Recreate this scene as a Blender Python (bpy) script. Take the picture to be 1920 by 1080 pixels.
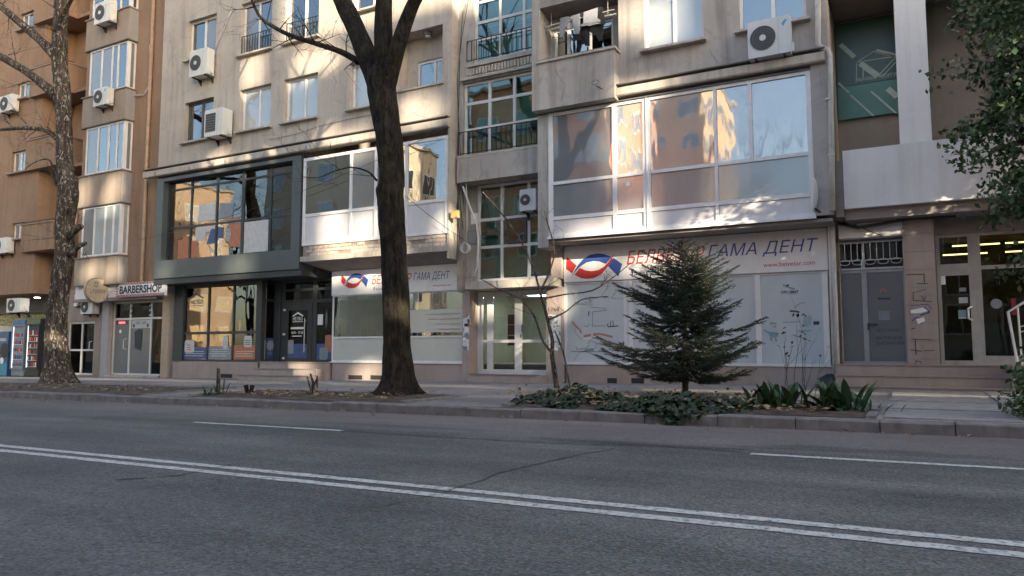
import bpy, math, random
from mathutils import Vector, Matrix, noise
R = math.radians
for o in list(bpy.data.objects): bpy.data.objects.remove(o)
scene = bpy.context.scene
COL = scene.collection
random.seed(7)

# ------------------------------------------------------------------ camera
H = 1.008                      # eye height above the road
YAW, PITCH = R(28.413), R(4.846)
FPX = 1380.0                   # focal length in pixels of the 1920 px wide photograph
cam_d = bpy.data.cameras.new('camera'); cam = bpy.data.objects.new('camera', cam_d); COL.objects.link(cam)
cam_d.sensor_width = 36; cam_d.lens = 36 * FPX / 1920; cam_d.clip_end = 2000; cam_d.clip_start = .05
cam.location = (0, 0, H); cam.rotation_euler = (R(90) + PITCH, 0, YAW)
scene.camera = cam
scene.render.resolution_x, scene.render.resolution_y = 1024, 576
# ------------------------------------------------------------------ sky, sun, exposure
SUN_EL, SUN_AZ = R(14), R(31)  # azimuth measured from the facade line, on the street side
sdir = Vector((math.cos(SUN_EL) * math.cos(SUN_AZ), -math.cos(SUN_EL) * math.sin(SUN_AZ), math.sin(SUN_EL)))
world = bpy.data.worlds.new('World'); scene.world = world; world.use_nodes = True
wn = world.node_tree; sky = wn.nodes.new('ShaderNodeTexSky'); sky.sky_type = 'NISHITA'; sky.sun_disc = False
sky.sun_elevation = SUN_EL; sky.sun_rotation = math.atan2(sdir.x, sdir.y); sky.air_density = 1.0; sky.dust_density = 1.6; sky.ozone_density = 1.0
bg = wn.nodes['Background']; bg.inputs['Strength'].default_value = .15
wn.links.new(sky.outputs[0], bg.inputs['Color'])
sl = bpy.data.lights.new('sun', 'SUN'); sl.energy = 4.8; sl.angle = R(.6); sl.color = (1, .85, .62)
sun = bpy.data.objects.new('sun', sl); COL.objects.link(sun); sun.location = (30, -20, 30)
sun.rotation_euler = sdir.to_track_quat('Z', 'Y').to_euler()
scene.view_settings.view_transform = 'Standard'; scene.view_settings.look = 'None'
scene.view_settings.exposure = 1.8; scene.view_settings.gamma = 1
cy = scene.cycles
cy.use_denoising = True; cy.max_bounces = 8; cy.transparent_max_bounces = 16; cy.diffuse_bounces = 3; cy.glossy_bounces = 4
cy.caustics_reflective = False; cy.caustics_refractive = False; cy.sample_clamp_indirect = 6

# ------------------------------------------------------------------ pixel -> place
_F = Vector((-math.sin(YAW) * math.cos(PITCH), math.cos(YAW) * math.cos(PITCH), math.sin(PITCH)))
_R = _F.cross(Vector((0, 0, 1))).normalized(); _U = _R.cross(_F)
def ray(px, py): return _F + _R * ((px - 960) / FPX) + _U * ((540 - py) / FPX)
def P(px, py, Y):
    d = ray(px, py); t = Y / d.y
    return t * d.x, H + t * d.z
SL = .008                      # the street falls gently to the left
KY = 10.22                     # kerb line
def zr(x): return SL * x
def zp(x, y): return SL * x + .145 + .012 * (y - KY)
def ground(px, py, k=0):       # pixel -> point on the pavement
    d = ray(px, py); t = (.145 - .012 * KY - H + k) / (d.z - SL * d.x - .012 * d.y)
    return Vector((t * d.x, t * d.y, H + t * d.z))
YU, YG = 16.65, 17.46          # upper walls, ground-floor shop fronts

# ------------------------------------------------------------------ mesh helper
class MB:
    def __init__(s): s.v = []; s.f = []; s.m = []
    def quad(s, a, b, c, d, m=0):
        n = len(s.v); s.v += [tuple(a), tuple(b), tuple(c), tuple(d)]; s.f.append((n, n+1, n+2, n+3)); s.m.append(m); return s
    def tri(s, a, b, c, m=0):
        n = len(s.v); s.v += [tuple(a), tuple(b), tuple(c)]; s.f.append((n, n+1, n+2)); s.m.append(m); return s
    def box(s, x0, x1, y0, y1, z0, z1, m=0):
        if x0 > x1: x0, x1 = x1, x0
        if y0 > y1: y0, y1 = y1, y0
        if z0 > z1: z0, z1 = z1, z0
        n = len(s.v)
        s.v += [(x0,y0,z0),(x1,y0,z0),(x1,y1,z0),(x0,y1,z0),(x0,y0,z1),(x1,y0,z1),(x1,y1,z1),(x0,y1,z1)]
        for f in ((0,3,2,1),(4,5,6,7),(0,1,5,4),(1,2,6,5),(2,3,7,6),(3,0,4,7)):
            s.f.append(tuple(n+i for i in f)); s.m.append(m)
        return s
    def prism(s, poly, a, b, axis='y', m=0):   # poly: 2-D outline; extruded from a to b along axis
        def p3(p, t):
            return {'y': (p[0], t, p[1]), 'x': (t, p[0], p[1]), 'z': (p[0], p[1], t)}[axis]
        n = len(s.v); k = len(poly)
        s.v += [p3(p, a) for p in poly] + [p3(p, b) for p in poly]
        s.f.append(tuple(range(n, n+k))); s.m.append(m)
        s.f.append(tuple(range(n+2*k-1, n+k-1, -1))); s.m.append(m)
        for i in range(k):
            j = (i+1) % k
            s.f.append((n+i, n+k+i, n+k+j, n+j)); s.m.append(m)
        return s
    def tube(s, pts, rad, n=8, m=0, cap=True, wob=0.0):
        pts = [Vector(p) for p in pts]
        if not hasattr(rad, '__len__'): rad = [rad] * len(pts)
        base = len(s.v); ref = None
        for i, p in enumerate(pts):
            d = (pts[min(i+1, len(pts)-1)] - pts[max(i-1, 0)])
            if d.length < 1e-9: d = Vector((0, 0, 1))
            d.normalize()
            if ref is None: ref = d.orthogonal().normalized()
            ref = (ref - d * ref.dot(d))
            if ref.length < 1e-6: ref = d.orthogonal()
            ref.normalize(); bi = d.cross(ref)
            for k in range(n):
                a = 2*math.pi*k/n; r = rad[i]
                if wob: r *= 1 + wob * noise.noise(Vector((p.x*1.3 + 3*math.cos(a), p.y*1.3 + 3*math.sin(a), p.z*1.1)))
                s.v.append(tuple(p + (ref*math.cos(a) + bi*math.sin(a)) * r))
        for i in range(len(pts)-1):
            for k in range(n):
                a = base+i*n+k; b = base+i*n+(k+1) % n
                s.f.append((a, b, b+n, a+n)); s.m.append(m)
        if cap:
            s.f.append(tuple(base+k for k in reversed(range(n)))); s.m.append(m)
            e = base+(len(pts)-1)*n; s.f.append(tuple(e+k for k in range(n))); s.m.append(m)
        return s
    def cyl(s, c, axis, r, a, b, n=20, m=0):
        ax = {'x': Vector((1,0,0)), 'y': Vector((0,1,0)), 'z': Vector((0,0,1))}[axis]
        return s.tube([Vector(c)+ax*a, Vector(c)+ax*b], [r, r], n, m)
    def build(s, name, mat, parent=None, smooth=False, kind=None):
        me = bpy.data.meshes.new(name); me.from_pydata(s.v, [], s.f)
        mats = mat if isinstance(mat, (list, tuple)) else [mat]
        for q in mats: me.materials.append(q)
        if len(mats) > 1:
            for p, i in zip(me.polygons, s.m): p.material_index = i
        if smooth:
            for p in me.polygons: p.use_smooth = True
        me.update()
        o = bpy.data.objects.new(name, me); COL.objects.link(o)
        if kind: o['kind'] = kind
        return adopt(o, parent)
def wloc(o):
    v = Vector(o.location) if o.parent is None else Vector((0, 0, 0))
    return v
def adopt(o, parent):
    if parent is not None:
        o.parent = parent
        if parent.type == 'EMPTY': o.matrix_parent_inverse = Matrix.Translation(-Vector(parent.location))
    return o
def thing(name, label, cat, loc=(0, 0, 0), group=None):
    o = bpy.data.objects.new(name, None); COL.objects.link(o); o.location = loc; o.empty_display_size = .2
    return tag(o, label, cat, group)
def tag(o, label, cat, group=None):
    o['label'] = label; o['category'] = cat
    if group: o['group'] = group
    return o
def struct(o): o['kind'] = 'structure'; return o
def facade(mb, x0, x1, z0, z1, Y, holes, dep=.22, m=0):
    xs = sorted({x0, x1, *[h[0] for h in holes], *[h[1] for h in holes]}); zs = sorted({z0, z1, *[h[2] for h in holes], *[h[3] for h in holes]})
    xs = [x for x in xs if x0 <= x <= x1]; zs = [z for z in zs if z0 <= z <= z1]
    for a, b in zip(xs, xs[1:]):
        for c, d in zip(zs, zs[1:]):
            mx, mz = (a+b)/2, (c+d)/2
            if any(h[0] < mx < h[1] and h[2] < mz < h[3] for h in holes): continue
            mb.quad((a,Y,c), (b,Y,c), (b,Y,d), (a,Y,d), m)
    for h in holes:
        a, b, c, d = h[:4]; y2 = Y + (h[4] if len(h) > 4 else dep)
        mb.quad((a,Y,c), (a,Y,d), (a,y2,d), (a,y2,c), m); mb.quad((b,Y,d), (b,Y,c), (b,y2,c), (b,y2,d), m)
        mb.quad((a,Y,d), (b,Y,d), (b,y2,d), (a,y2,d), m); mb.quad((b,Y,c), (a,Y,c), (a,y2,c), (b,y2,c), m)
    return mb

# ------------------------------------------------------------------ materials
def nt(name):
    m = bpy.data.materials.new(name); m.use_nodes = True; t = m.node_tree
    return m, t, t.nodes['Principled BSDF']
def N(t, typ, **kw):
    n = t.nodes.new('ShaderNode' + typ)
    for k, v in kw.items():
        if k in n.inputs: n.inputs[k].default_value = v
        else: setattr(n, k, v)
    return n
def coords(t, scale=(1, 1, 1), rot=(0, 0, 0)):
    tc = N(t, 'TexCoord'); mp = N(t, 'Mapping'); mp.inputs['Scale'].default_value = scale; mp.inputs['Rotation'].default_value = rot
    t.links.new(tc.outputs['Object'], mp.inputs['Vector']); return mp.outputs[0]
def noise_(t, vec, scale, detail=4, rough=.55, dist=0):
    n = N(t, 'TexNoise', Scale=scale, Detail=detail, Roughness=rough, Distortion=dist); t.links.new(vec, n.inputs['Vector']); return n.outputs['Fac']
def ramp(t, fac, a, b, ca=(0, 0, 0, 1), cb=(1, 1, 1, 1)):
    r = N(t, 'ValToRGB'); r.color_ramp.elements[0].position = a; r.color_ramp.elements[1].position = b
    r.color_ramp.elements[0].color = ca; r.color_ramp.elements[1].color = cb; t.links.new(fac, r.inputs['Fac']); return r.outputs['Color']
def mix(t, fac, a, b, typ='MIX'):
    n = N(t, 'MixRGB', blend_type=typ)
    for i, q in ((0, fac), (1, a), (2, b)):
        if hasattr(q, 'is_output'): t.links.new(q, n.inputs[i])
        else: n.inputs[i].default_value = q if i == 0 else (*q[:3], 1)
    return n.outputs[0]
def bump(t, p, h, strength=.3, dist=.02):
    b = N(t, 'Bump', Strength=strength, Distance=dist); t.links.new(h, b.inputs['Height']); t.links.new(b.outputs[0], p.inputs['Normal'])
def plain(name, c, rough=.5, metal=0, var=.12, scale=6, bmp=0, spec=.5, dirt=0):
    m, t, p = nt(name); v = coords(t)
    d = tuple(max(0, x*(1-var*1.6)) for x in c); e = tuple(min(1, x*(1+var*.6)) for x in c)
    col = mix(t, ramp(t, noise_(t, v, scale, 5, .6), .3, .7), d, e)
    if dirt:
        s = noise_(t, coords(t, (5, 5, .5)), 1.6, 6, .65)
        col = mix(t, ramp(t, s, .5, .8, (0,0,0,1), (dirt,dirt,dirt,1)), col, tuple(x*.35 for x in c))
    t.links.new(col, p.inputs['Base Color']); p.inputs['Roughness'].default_value = rough; p.inputs['Metallic'].default_value = metal
    p.inputs['Specular IOR Level'].default_value = spec
    if bmp: bump(t, p, noise_(t, v, scale*12, 3), bmp, .01)
    return m
def plaster(name, c1, c2, dark, streak=.5, patch=.35, bs=.25):
    m, t, p = nt(name); v = coords(t)
    col = mix(t, ramp(t, noise_(t, v, .55, 6, .6, .5), .35, .68), c1, c2)
    s = noise_(t, coords(t, (2.6, 2.6, .18)), 1.5, 7, .65)           # rain streaks
    col = mix(t, ramp(t, s, .48, .8, (0,0,0,1), (streak,)*3 + (1,)), col, dark)
    q = noise_(t, v, 2.3, 8, .7, 1.2)                                # blotches
    col = mix(t, ramp(t, q, .52, .75, (0,0,0,1), (patch,)*3 + (1,)), col, tuple(x*.62 for x in c1))
    w = noise_(t, v, 3.7, 6, .7, .4)                                 # paler repairs and efflorescence
    col = mix(t, ramp(t, w, .6, .78, (0,0,0,1), (.35,)*3 + (1,)), col, tuple(min(1, x*1.3) for x in c2))
    col = mix(t, ramp(t, noise_(t, v, 70, 3), .3, .7, (.86,)*3+(1,), (1.06,)*3+(1,)), col, col, 'MULTIPLY') if False else col
    t.links.new(col, p.inputs['Base Color']); p.inputs['Roughness'].default_value = .92; p.inputs['Specular IOR Level'].default_value = .2
    h = N(t, 'Math', operation='ADD'); t.links.new(noise_(t, v, 60, 4), h.inputs[0]); t.links.new(noise_(t, v, 4, 5), h.inputs[1])
    bump(t, p, h.outputs[0], bs, .012)
    return m
def glass(name, k=.12, tint=(.75, .8, .8), wave=.02, rough=.0, ior=1.5, rcol=(1, 1, 1)):
    m = bpy.data.materials.new(name); m.use_nodes = True; t = m.node_tree; t.nodes.clear()
    out = N(t, 'OutputMaterial'); mx = N(t, 'MixShader'); tr = N(t, 'BsdfTransparent'); gl = N(t, 'BsdfGlossy')
    tr.inputs[0].default_value = (*tint, 1); gl.inputs['Color'].default_value = (*rcol, 1); gl.inputs['Roughness'].default_value = rough
    fr = N(t, 'Fresnel', IOR=ior); ad = N(t, 'Math', operation='ADD', use_clamp=True); ad.inputs[1].default_value = k
    bp = N(t, 'Bump', Strength=wave*.5, Distance=.1); t.links.new(noise_(t, coords(t, (1.6, 1, .55)), 1.5, 1, .4), bp.inputs['Height'])
    t.links.new(bp.outputs[0], gl.inputs['Normal'])
    t.links.new(fr.outputs[0], ad.inputs[0]); t.links.new(ad.outputs[0], mx.inputs[0])
    t.links.new(tr.outputs[0], mx.inputs[1]); t.links.new(gl.outputs[0], mx.inputs[2]); t.links.new(mx.outputs[0], out.inputs[0])
    return m
def film(name, c, k=.2, wave=.03, rough=.02):          # opaque pane: drawn blind, film or frosted layer right behind the glass
    m = bpy.data.materials.new(name); m.use_nodes = True; t = m.node_tree; t.nodes.clear()
    out = N(t, 'OutputMaterial'); mx = N(t, 'MixShader'); df = N(t, 'BsdfDiffuse'); gl = N(t, 'BsdfGlossy')
    col = mix(t, ramp(t, noise_(t, coords(t, (1, 1, .6)), 1.2, 4), .3, .7), tuple(x*.86 for x in c), c)
    t.links.new(col, df.inputs[0]); gl.inputs['Roughness'].default_value = rough; gl.inputs['Color'].default_value = (1, 1, 1, 1)
    fr = N(t, 'Fresnel', IOR=1.5); ad = N(t, 'Math', operation='ADD', use_clamp=True); ad.inputs[1].default_value = k
    bp = N(t, 'Bump', Strength=wave*.75, Distance=.1); t.links.new(noise_(t, coords(t, (1.8, 1, .6)), 1.6, 1.5, .4), bp.inputs['Height']); t.links.new(bp.outputs[0], gl.inputs['Normal'])
    t.links.new(fr.outputs[0], ad.inputs[0]); t.links.new(ad.outputs[0], mx.inputs[0]); t.links.new(df.outputs[0], mx.inputs[1]); t.links.new(gl.outputs[0], mx.inputs[2]); t.links.new(mx.outputs[0], out.inputs[0])
    return m
def emit(name, c, s):
    m, t, p = nt(name); p.inputs['Base Color'].default_value = (*c, 1); p.inputs['Emission Color'].default_value = (*c, 1); p.inputs['Emission Strength'].default_value = s; return m
def bark(name, base, dark, light, amount=.5, moss=0, pscale=3.2):
    m, t, p = nt(name); v = coords(t); vs = coords(t, (1, 1, .45))
    col = mix(t, ramp(t, noise_(t, vs, 6, 7, .7), .35, .65), dark, base)
    fis = noise_(t, coords(t, (1, 1, .16)), 15, 6, .7, .4); col = mix(t, 1.0, col, ramp(t, fis, .36, .62, (.30, .29, .28, 1), (1.35, 1.32, 1.28, 1)), 'MULTIPLY')
    lich = noise_(t, v, 19, 4, .6); col = mix(t, ramp(t, lich, .66, .72, (0,0,0,1), (.55,)*3+(1,)), col, tuple(x*2.4 for x in base))
    patch = ramp(t, noise_(t, vs, pscale*2.1, 5, .55, .9), .60 - .12*amount, .63 - .12*amount)
    col = mix(t, mix(t, .0, patch, patch), col, light) if amount > 0 else col
    if amount > 0:
        patch2 = ramp(t, noise_(t, vs, pscale*3.4, 4, .5, .6), .61, .63); col = mix(t, patch2, col, tuple((a+b)/2.2 for a, b in zip(dark, base)))
    if moss:
        col = mix(t, ramp(t, noise_(t, v, 2.2, 6, .65), .5, .66, (0,0,0,1), (moss,)*3+(1,)), col, (.16, .14, .045))
    t.links.new(col, p.inputs['Base Color']); p.inputs['Roughness'].default_value = .95; p.inputs['Specular IOR Level'].default_value = .15
    h = N(t, 'Math', operation='ADD'); t.links.new(noise_(t, coords(t, (1, 1, .25)), 26, 5, .65), h.inputs[0]); t.links.new(noise_(t, v, 7, 4), h.inputs[1])
    bump(t, p, h.outputs[0], 1.0, .06)
    return m
def leafmat(name, a, b, c=None, scale=9, rough=.45, trans=.15):
    m, t, p = nt(name); v = coords(t)
    col = mix(t, ramp(t, noise_(t, v, scale, 3), .32, .68), a, b)
    if c: col = mix(t, ramp(t, noise_(t, v, scale*2.7, 2), .64, .7), col, c)
    t.links.new(col, p.inputs['Base Color']); p.inputs['Roughness'].default_value = rough; p.inputs['Specular IOR Level'].default_value = .35
    return m

mA = plaster('plaster_warm_grey', (.42, .365, .315), (.50, .445, .39), (.20, .17, .145), .6, .6)
mB = plaster('plaster_grey', (.37, .34, .315), (.46, .425, .395), (.15, .133, .12), .8, .7)
mStair = plaster('plaster_stained_grey', (.36, .335, .31), (.46, .43, .40), (.10, .09, .08), .9, .7, .4)
mL = plaster('plaster_brown', (.265, .172, .115), (.32, .212, .145), (.14, .085, .058), .6, .5)
mL2 = plaster('plaster_taupe', (.285, .23, .185), (.345, .285, .23), (.16, .125, .095), .6, .35)
mRW = plaster('plaster_white', (.74, .725, .71), (.80, .785, .77), (.38, .36, .34), .35, .2)
mRD = plaster('plaster_dark_brown', (.22, .19, .165), (.27, .235, .21), (.13, .11, .095), .4, .3)  # dark brown plaster of the right block's recessed walls
mStone = plaster('pink_stone_facing', (.34, .28, .25), (.42, .35, .315), (.26, .19, .165), .5, .35, .15)
mConc = plaster('worn_concrete', (.42, .38, .33), (.54, .49, .42), (.16, .14, .12), .8, .6, .6)
mMortar = plain('mortar', (.30, .24, .20), .95, bmp=.4)
mBrick = plain('pale_brick', (.55, .46, .38), .9, var=.25, scale=9, bmp=.4)
mWhite = plain('white_paint', (.72, .71, .71), .45, var=.06, scale=3, dirt=.25)
mWhiteP = plain('white_panel', (.66, .635, .64), .5, var=.06, scale=2, dirt=.2)
mAlu = plain('aluminium', (.62, .62, .61), .4, var=.08, scale=3, dirt=.2)
mDark = plain('anthracite_paint', (.035, .04, .043), .5, var=.15, scale=4)
mDark2 = plain('anthracite_panel', (.075, .088, .090), .42, var=.1, scale=2)
mBlack = plain('black_paint', (.018, .018, .02), .5)
mIron = plain('wrought_iron', (.02, .02, .022), .6)
mVoid = plain('dark_interior', (.03, .03, .03), .9)
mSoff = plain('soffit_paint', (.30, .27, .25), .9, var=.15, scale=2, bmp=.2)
mRoomW = plain('room_wall', (.62, .63, .60), .9, var=.06)
mRoomG = plain('hall_wall_green', (.50, .55, .47), .9, var=.06)
mRoomD = plain('room_dark', (.16, .15, .14), .9, var=.1)
mACw = plain('ac_casing', (.66, .65, .61), .45, var=.06, scale=3, dirt=.25)
mACg = plain('ac_casing_grey', (.55, .56, .58), .45, var=.05, scale=3, dirt=.1)
mFan = plain('fan_grille', (.045, .045, .048), .5)
mPipe = plain('copper_pipe', (.42, .265, .165), .5, var=.15, dirt=.3)
mPipeW = plaster('flaking_white_pipe', (.62, .57, .50), (.70, .66, .6), (.10, .085, .07), 1.0, 1.0, .5)
mCable = plain('black_cable', (.03, .03, .03), .6)
mCableW = plain('white_conduit', (.6, .58, .54), .5)
mRed = plain('sign_red', (.52, .035, .03), .5, var=.04)
mBlue = plain('sign_blue', (.035, .085, .33), .5, var=.04)
mNavy = plain('sign_navy', (.03, .055, .16), .45, var=.06)
mOrange = plain('sign_orange', (.75, .20, .06), .45, var=.04)
mSignW = plain('sign_white', (.80, .79, .78), .45, var=.05, scale=2, dirt=.15)
mInk = plain('ink', (.035, .035, .04), .6)
mInkG = plain('ink_grey', (.24, .27, .30), .6)
mTeal = plain('ink_teal', (.20, .36, .38), .6)
mGreenS = plain('sign_dark_green', (.012, .045, .032), .35, var=.15, scale=2)
mGreenT = plain('sign_teal_green', (.03, .13, .10), .35, var=.12, scale=2)
mLineG = plain('sign_line', (.34, .42, .38), .5)
mGreyP = plain('grey_blue_panel', (.44, .46, .48), .4, var=.04, scale=1.5)
mWood = plain('pale_wood', (.50, .42, .30), .6, var=.15, scale=8)
mCurt = plain('curtain', (.62, .60, .55), .9, var=.1, scale=10)
mCloth1 = plain('cloth_black', (.015, .015, .017), .9); mCloth2 = plain('cloth_grey', (.24, .25, .28), .9); mCloth3 = plain('cloth_pale_grey', (.36, .37, .40), .9)
mPost = plain('poster_paper', (.78, .77, .76), .8, var=.25, scale=30)
gSky = glass('window_glass', .22, (.45, .5, .52), .05)
gBay = film('film_grey_blue', (.22, .235, .255), .23, .06, .03)
gBay2 = film('frosted_blue_grey', (.22, .245, .27), .07, .05, .10)
gShop = glass('shop_glass', .0, (.86, .89, .88), .03)
gNel = glass('showroom_glass', .07, (.8, .83, .82), .06)
gTeal = glass('stair_glass', .06, (.66, .82, .78), .06)
gFrost = film('frosted_film', (.52, .53, .49), .03, .02, .25)
gFrostB = film('printed_film', (.56, .61, .64), .03, .02, .25)
gFrostG = film('grey_door_film', (.17, .18, .185), .05, .03, .12)
gCurt = film('net_curtain_pane', (.40, .42, .41), .14, .05)
gBlind = film('lowered_blind_pane', (.21, .205, .20), .10, .05)

# ================================================================== GROUND
def asphalt(name, a, b, dust_and_glow=True):
    m, t, p = nt(name); v = coords(t)
    col = mix(t, ramp(t, noise_(t, v, .35, 6, .6, .6), .35, .68), a, b)
    col = mix(t, ramp(t, noise_(t, coords(t, (.35, 1.6, 1)), .8, 6, .65), .52, .74, (0,0,0,1), (.45,)*3+(1,)), col, tuple(x*.55 for x in a))
    lane = noise_(t, coords(t, (.05, .75, 1)), 1.0, 5, .6); col = mix(t, 1.0, col, ramp(t, lane, .3, .7, (.62, .63, .65, 1), (1.3, 1.28, 1.25, 1)), 'MULTIPLY')
    big = noise_(t, coords(t, (.16, .4, 1)), 1.0, 6, .62, .8); col = mix(t, 1.0, col, ramp(t, big, .38, .62, (.78, .78, .80, 1), (1.14, 1.13, 1.1, 1)), 'MULTIPLY')
    if dust_and_glow:
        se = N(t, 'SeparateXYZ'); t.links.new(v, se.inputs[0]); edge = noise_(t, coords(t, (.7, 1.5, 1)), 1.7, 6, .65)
        for (px, py, ax, ay, tone) in ((1620, 846, 1.9, .32, .45), (1130, 829, 1.5, .22, .6), (1240, 836, 1.2, .16, .55), (760, 800, 1.6, .2, .68), (1070, 838, .8, .35, 1.45), (700, 905, 1.2, .25, .7), (1840, 945, 1.0, .4, .72), (400, 860, 2.4, .3, .8), (1350, 800, 1.3, .14, .55), (1250, 990, 1.5, .5, 1.22), (300, 985, 1.6, .4, .8)):  # road stains; the palest oval is a sun patch painted into the asphalt
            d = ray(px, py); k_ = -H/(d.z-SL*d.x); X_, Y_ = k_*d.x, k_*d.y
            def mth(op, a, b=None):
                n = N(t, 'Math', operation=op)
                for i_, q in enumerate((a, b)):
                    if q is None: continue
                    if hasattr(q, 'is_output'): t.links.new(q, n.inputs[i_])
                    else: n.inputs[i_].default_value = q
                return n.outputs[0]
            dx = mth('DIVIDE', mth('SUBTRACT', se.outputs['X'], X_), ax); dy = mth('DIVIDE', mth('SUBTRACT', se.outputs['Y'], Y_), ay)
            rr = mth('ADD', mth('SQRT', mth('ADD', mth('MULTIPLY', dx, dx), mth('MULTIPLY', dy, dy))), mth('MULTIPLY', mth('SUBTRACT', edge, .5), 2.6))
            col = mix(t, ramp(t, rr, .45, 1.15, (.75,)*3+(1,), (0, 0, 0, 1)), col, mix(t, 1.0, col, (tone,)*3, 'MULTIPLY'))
    vo = N(t, 'TexVoronoi', Scale=62.0); t.links.new(v, vo.inputs['Vector'])
    col = mix(t, ramp(t, vo.outputs['Color'], .25, .85, (.72,)*3+(1,), (1.35,)*3+(1,)), col, (1, 1, 1), 'MULTIPLY') if False else mix(t, .5, col, mix(t, 1.0, col, ramp(t, vo.outputs['Color'], .2, .9, (.35,)*3+(1,), (1.9,)*3+(1,)), 'MULTIPLY'))
    sp = noise_(t, v, 38, 3, .6); col = mix(t, ramp(t, sp, .63, .70, (0,0,0,1), (.65,)*3+(1,)), col, tuple(x*2.3 for x in b))
    pit = noise_(t, coords(t, (.6, 1.4, 1)), 9, 4, .7); col = mix(t, ramp(t, pit, .62, .70, (0,0,0,1), (.85,)*3+(1,)), col, tuple(x*.3 for x in a))
    if dust_and_glow:
        sx = N(t, 'SeparateXYZ'); t.links.new(v, sx.inputs[0])
        mr = N(t, 'MapRange'); mr.inputs['From Min'].default_value = 7.9; mr.inputs['From Max'].default_value = 10.2; t.links.new(sx.outputs['Y'], mr.inputs['Value'])
        ml = N(t, 'Math', operation='MULTIPLY'); t.links.new(mr.outputs[0], ml.inputs[0]); t.links.new(ramp(t, noise_(t, coords(t, (.4, 1.3, 1)), .9, 5), .2, .7), ml.inputs[1])
        sc = N(t, 'Math', operation='MULTIPLY'); sc.inputs[1].default_value = .75; t.links.new(ml.outputs[0], sc.inputs[0])
        col = mix(t, sc.outputs[0], col, (.24, .185, .16))
    t.links.new(col, p.inputs['Base Color']); p.inputs['Roughness'].default_value = .82; p.inputs['Specular IOR Level'].default_value = .35
    h = N(t, 'Math', operation='ADD'); t.links.new(vo.outputs['Distance'], h.inputs[0]); t.links.new(noise_(t, v, 30, 4), h.inputs[1])
    bump(t, p, h.outputs[0], .5, .016)
    return m
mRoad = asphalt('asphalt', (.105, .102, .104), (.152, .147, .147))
mPave = asphalt('pavement_asphalt', (.25, .225, .21), (.35, .32, .30), False)
mSlab = plain('paving_concrete', (.33, .30, .29), .9, var=.2, scale=5, bmp=.3, dirt=.3)
mKerb = plain('kerb_concrete', (.215, .197, .185), .92, var=.25, scale=4, bmp=.4, dirt=.6)
mSoil = plain('soil', (.115, .082, .06), .98, var=.45, scale=7, bmp=.9)
mGround = plain('earth', (.16, .14, .12), .98, var=.2, scale=.2)
m, t, p = nt('worn_white_marking'); v = coords(t)
w = ramp(t, noise_(t, v, 20, 6, .78), .49, .62); col = mix(t, w, mix(t, ramp(t, noise_(t, v, 1.2, 4), .3, .7), (.50, .49, .46), (.60, .59, .56)), (.13, .13, .135))
t.links.new(col, p.inputs['Base Color']); p.inputs['Roughness'].default_value = .8; mMark = m

def sheet(name, mat, x0, x1, y0, y1, zf, parent=None, nx=1, ny=1, bumpy=0):
    mb = MB(); n = len(mb.v)
    for j in range(ny+1):
        for i in range(nx+1):
            x = x0+(x1-x0)*i/nx; y = y0+(y1-y0)*j/ny
            e = 0 if not bumpy or i in (0, nx) or j in (0, ny) else bumpy*(noise.noise(Vector((x*2.1, y*2.1, 1)))+.5*noise.noise(Vector((x*6, y*6, 4)))+.6)
            mb.v.append((x, y, zf(x, y)+e))
    for j in range(ny):
        for i in range(nx):
            a = j*(nx+1)+i; mb.f.append((a, a+1, a+nx+2, a+nx+1)); mb.m.append(0)
    return mb.build(name, mat, parent, smooth=bumpy > 0)
struct(sheet('ground', mGround, -400, 400, -400, 400, lambda x, y: zr(x)-.12))
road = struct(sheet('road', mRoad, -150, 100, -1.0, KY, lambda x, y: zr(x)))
def marking(name, x0, x1, y0, y1, step=.06):
    mb = MB(); n = max(2, int((x1-x0)/step)); pr = None
    for i in range(n+1):
        x = x0+(x1-x0)*i/n; e0 = .010*noise.noise(Vector((x*6, y0, 0)))+.006*noise.noise(Vector((x*23, y0, 3))); e1 = .010*noise.noise(Vector((x*6, y1, 5)))+.006*noise.noise(Vector((x*23, y1, 9)))
        q = ((x, y0+e0, zr(x)+.004), (x, y1+e1, zr(x)+.004))
        if pr: mb.quad(pr[0], q[0], q[1], pr[1])
        pr = q
    return mb.build(name, mMark, road)
for y0 in (4.645, 4.405):
    marking('lane_line', -30, 10, y0, y0+.115); marking('lane_line', -150, -30.01, y0, y0+.115, 5); marking('lane_line', 10.01, 100, y0, y0+.115, 5)
for a, b in ((-9.58, -6.68), (-1.44, 2.0), (9, 12)):
    marking('lane_dash', a, b, 7.56, 7.67)
def roadpt(px, py):
    d = ray(px, py); t = -H/(d.z-SL*d.x); return Vector((t*d.x, t*d.y, zr(t*d.x)))
mTar = plain('tar_crack', (.05, .049, .05), .8)
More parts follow.
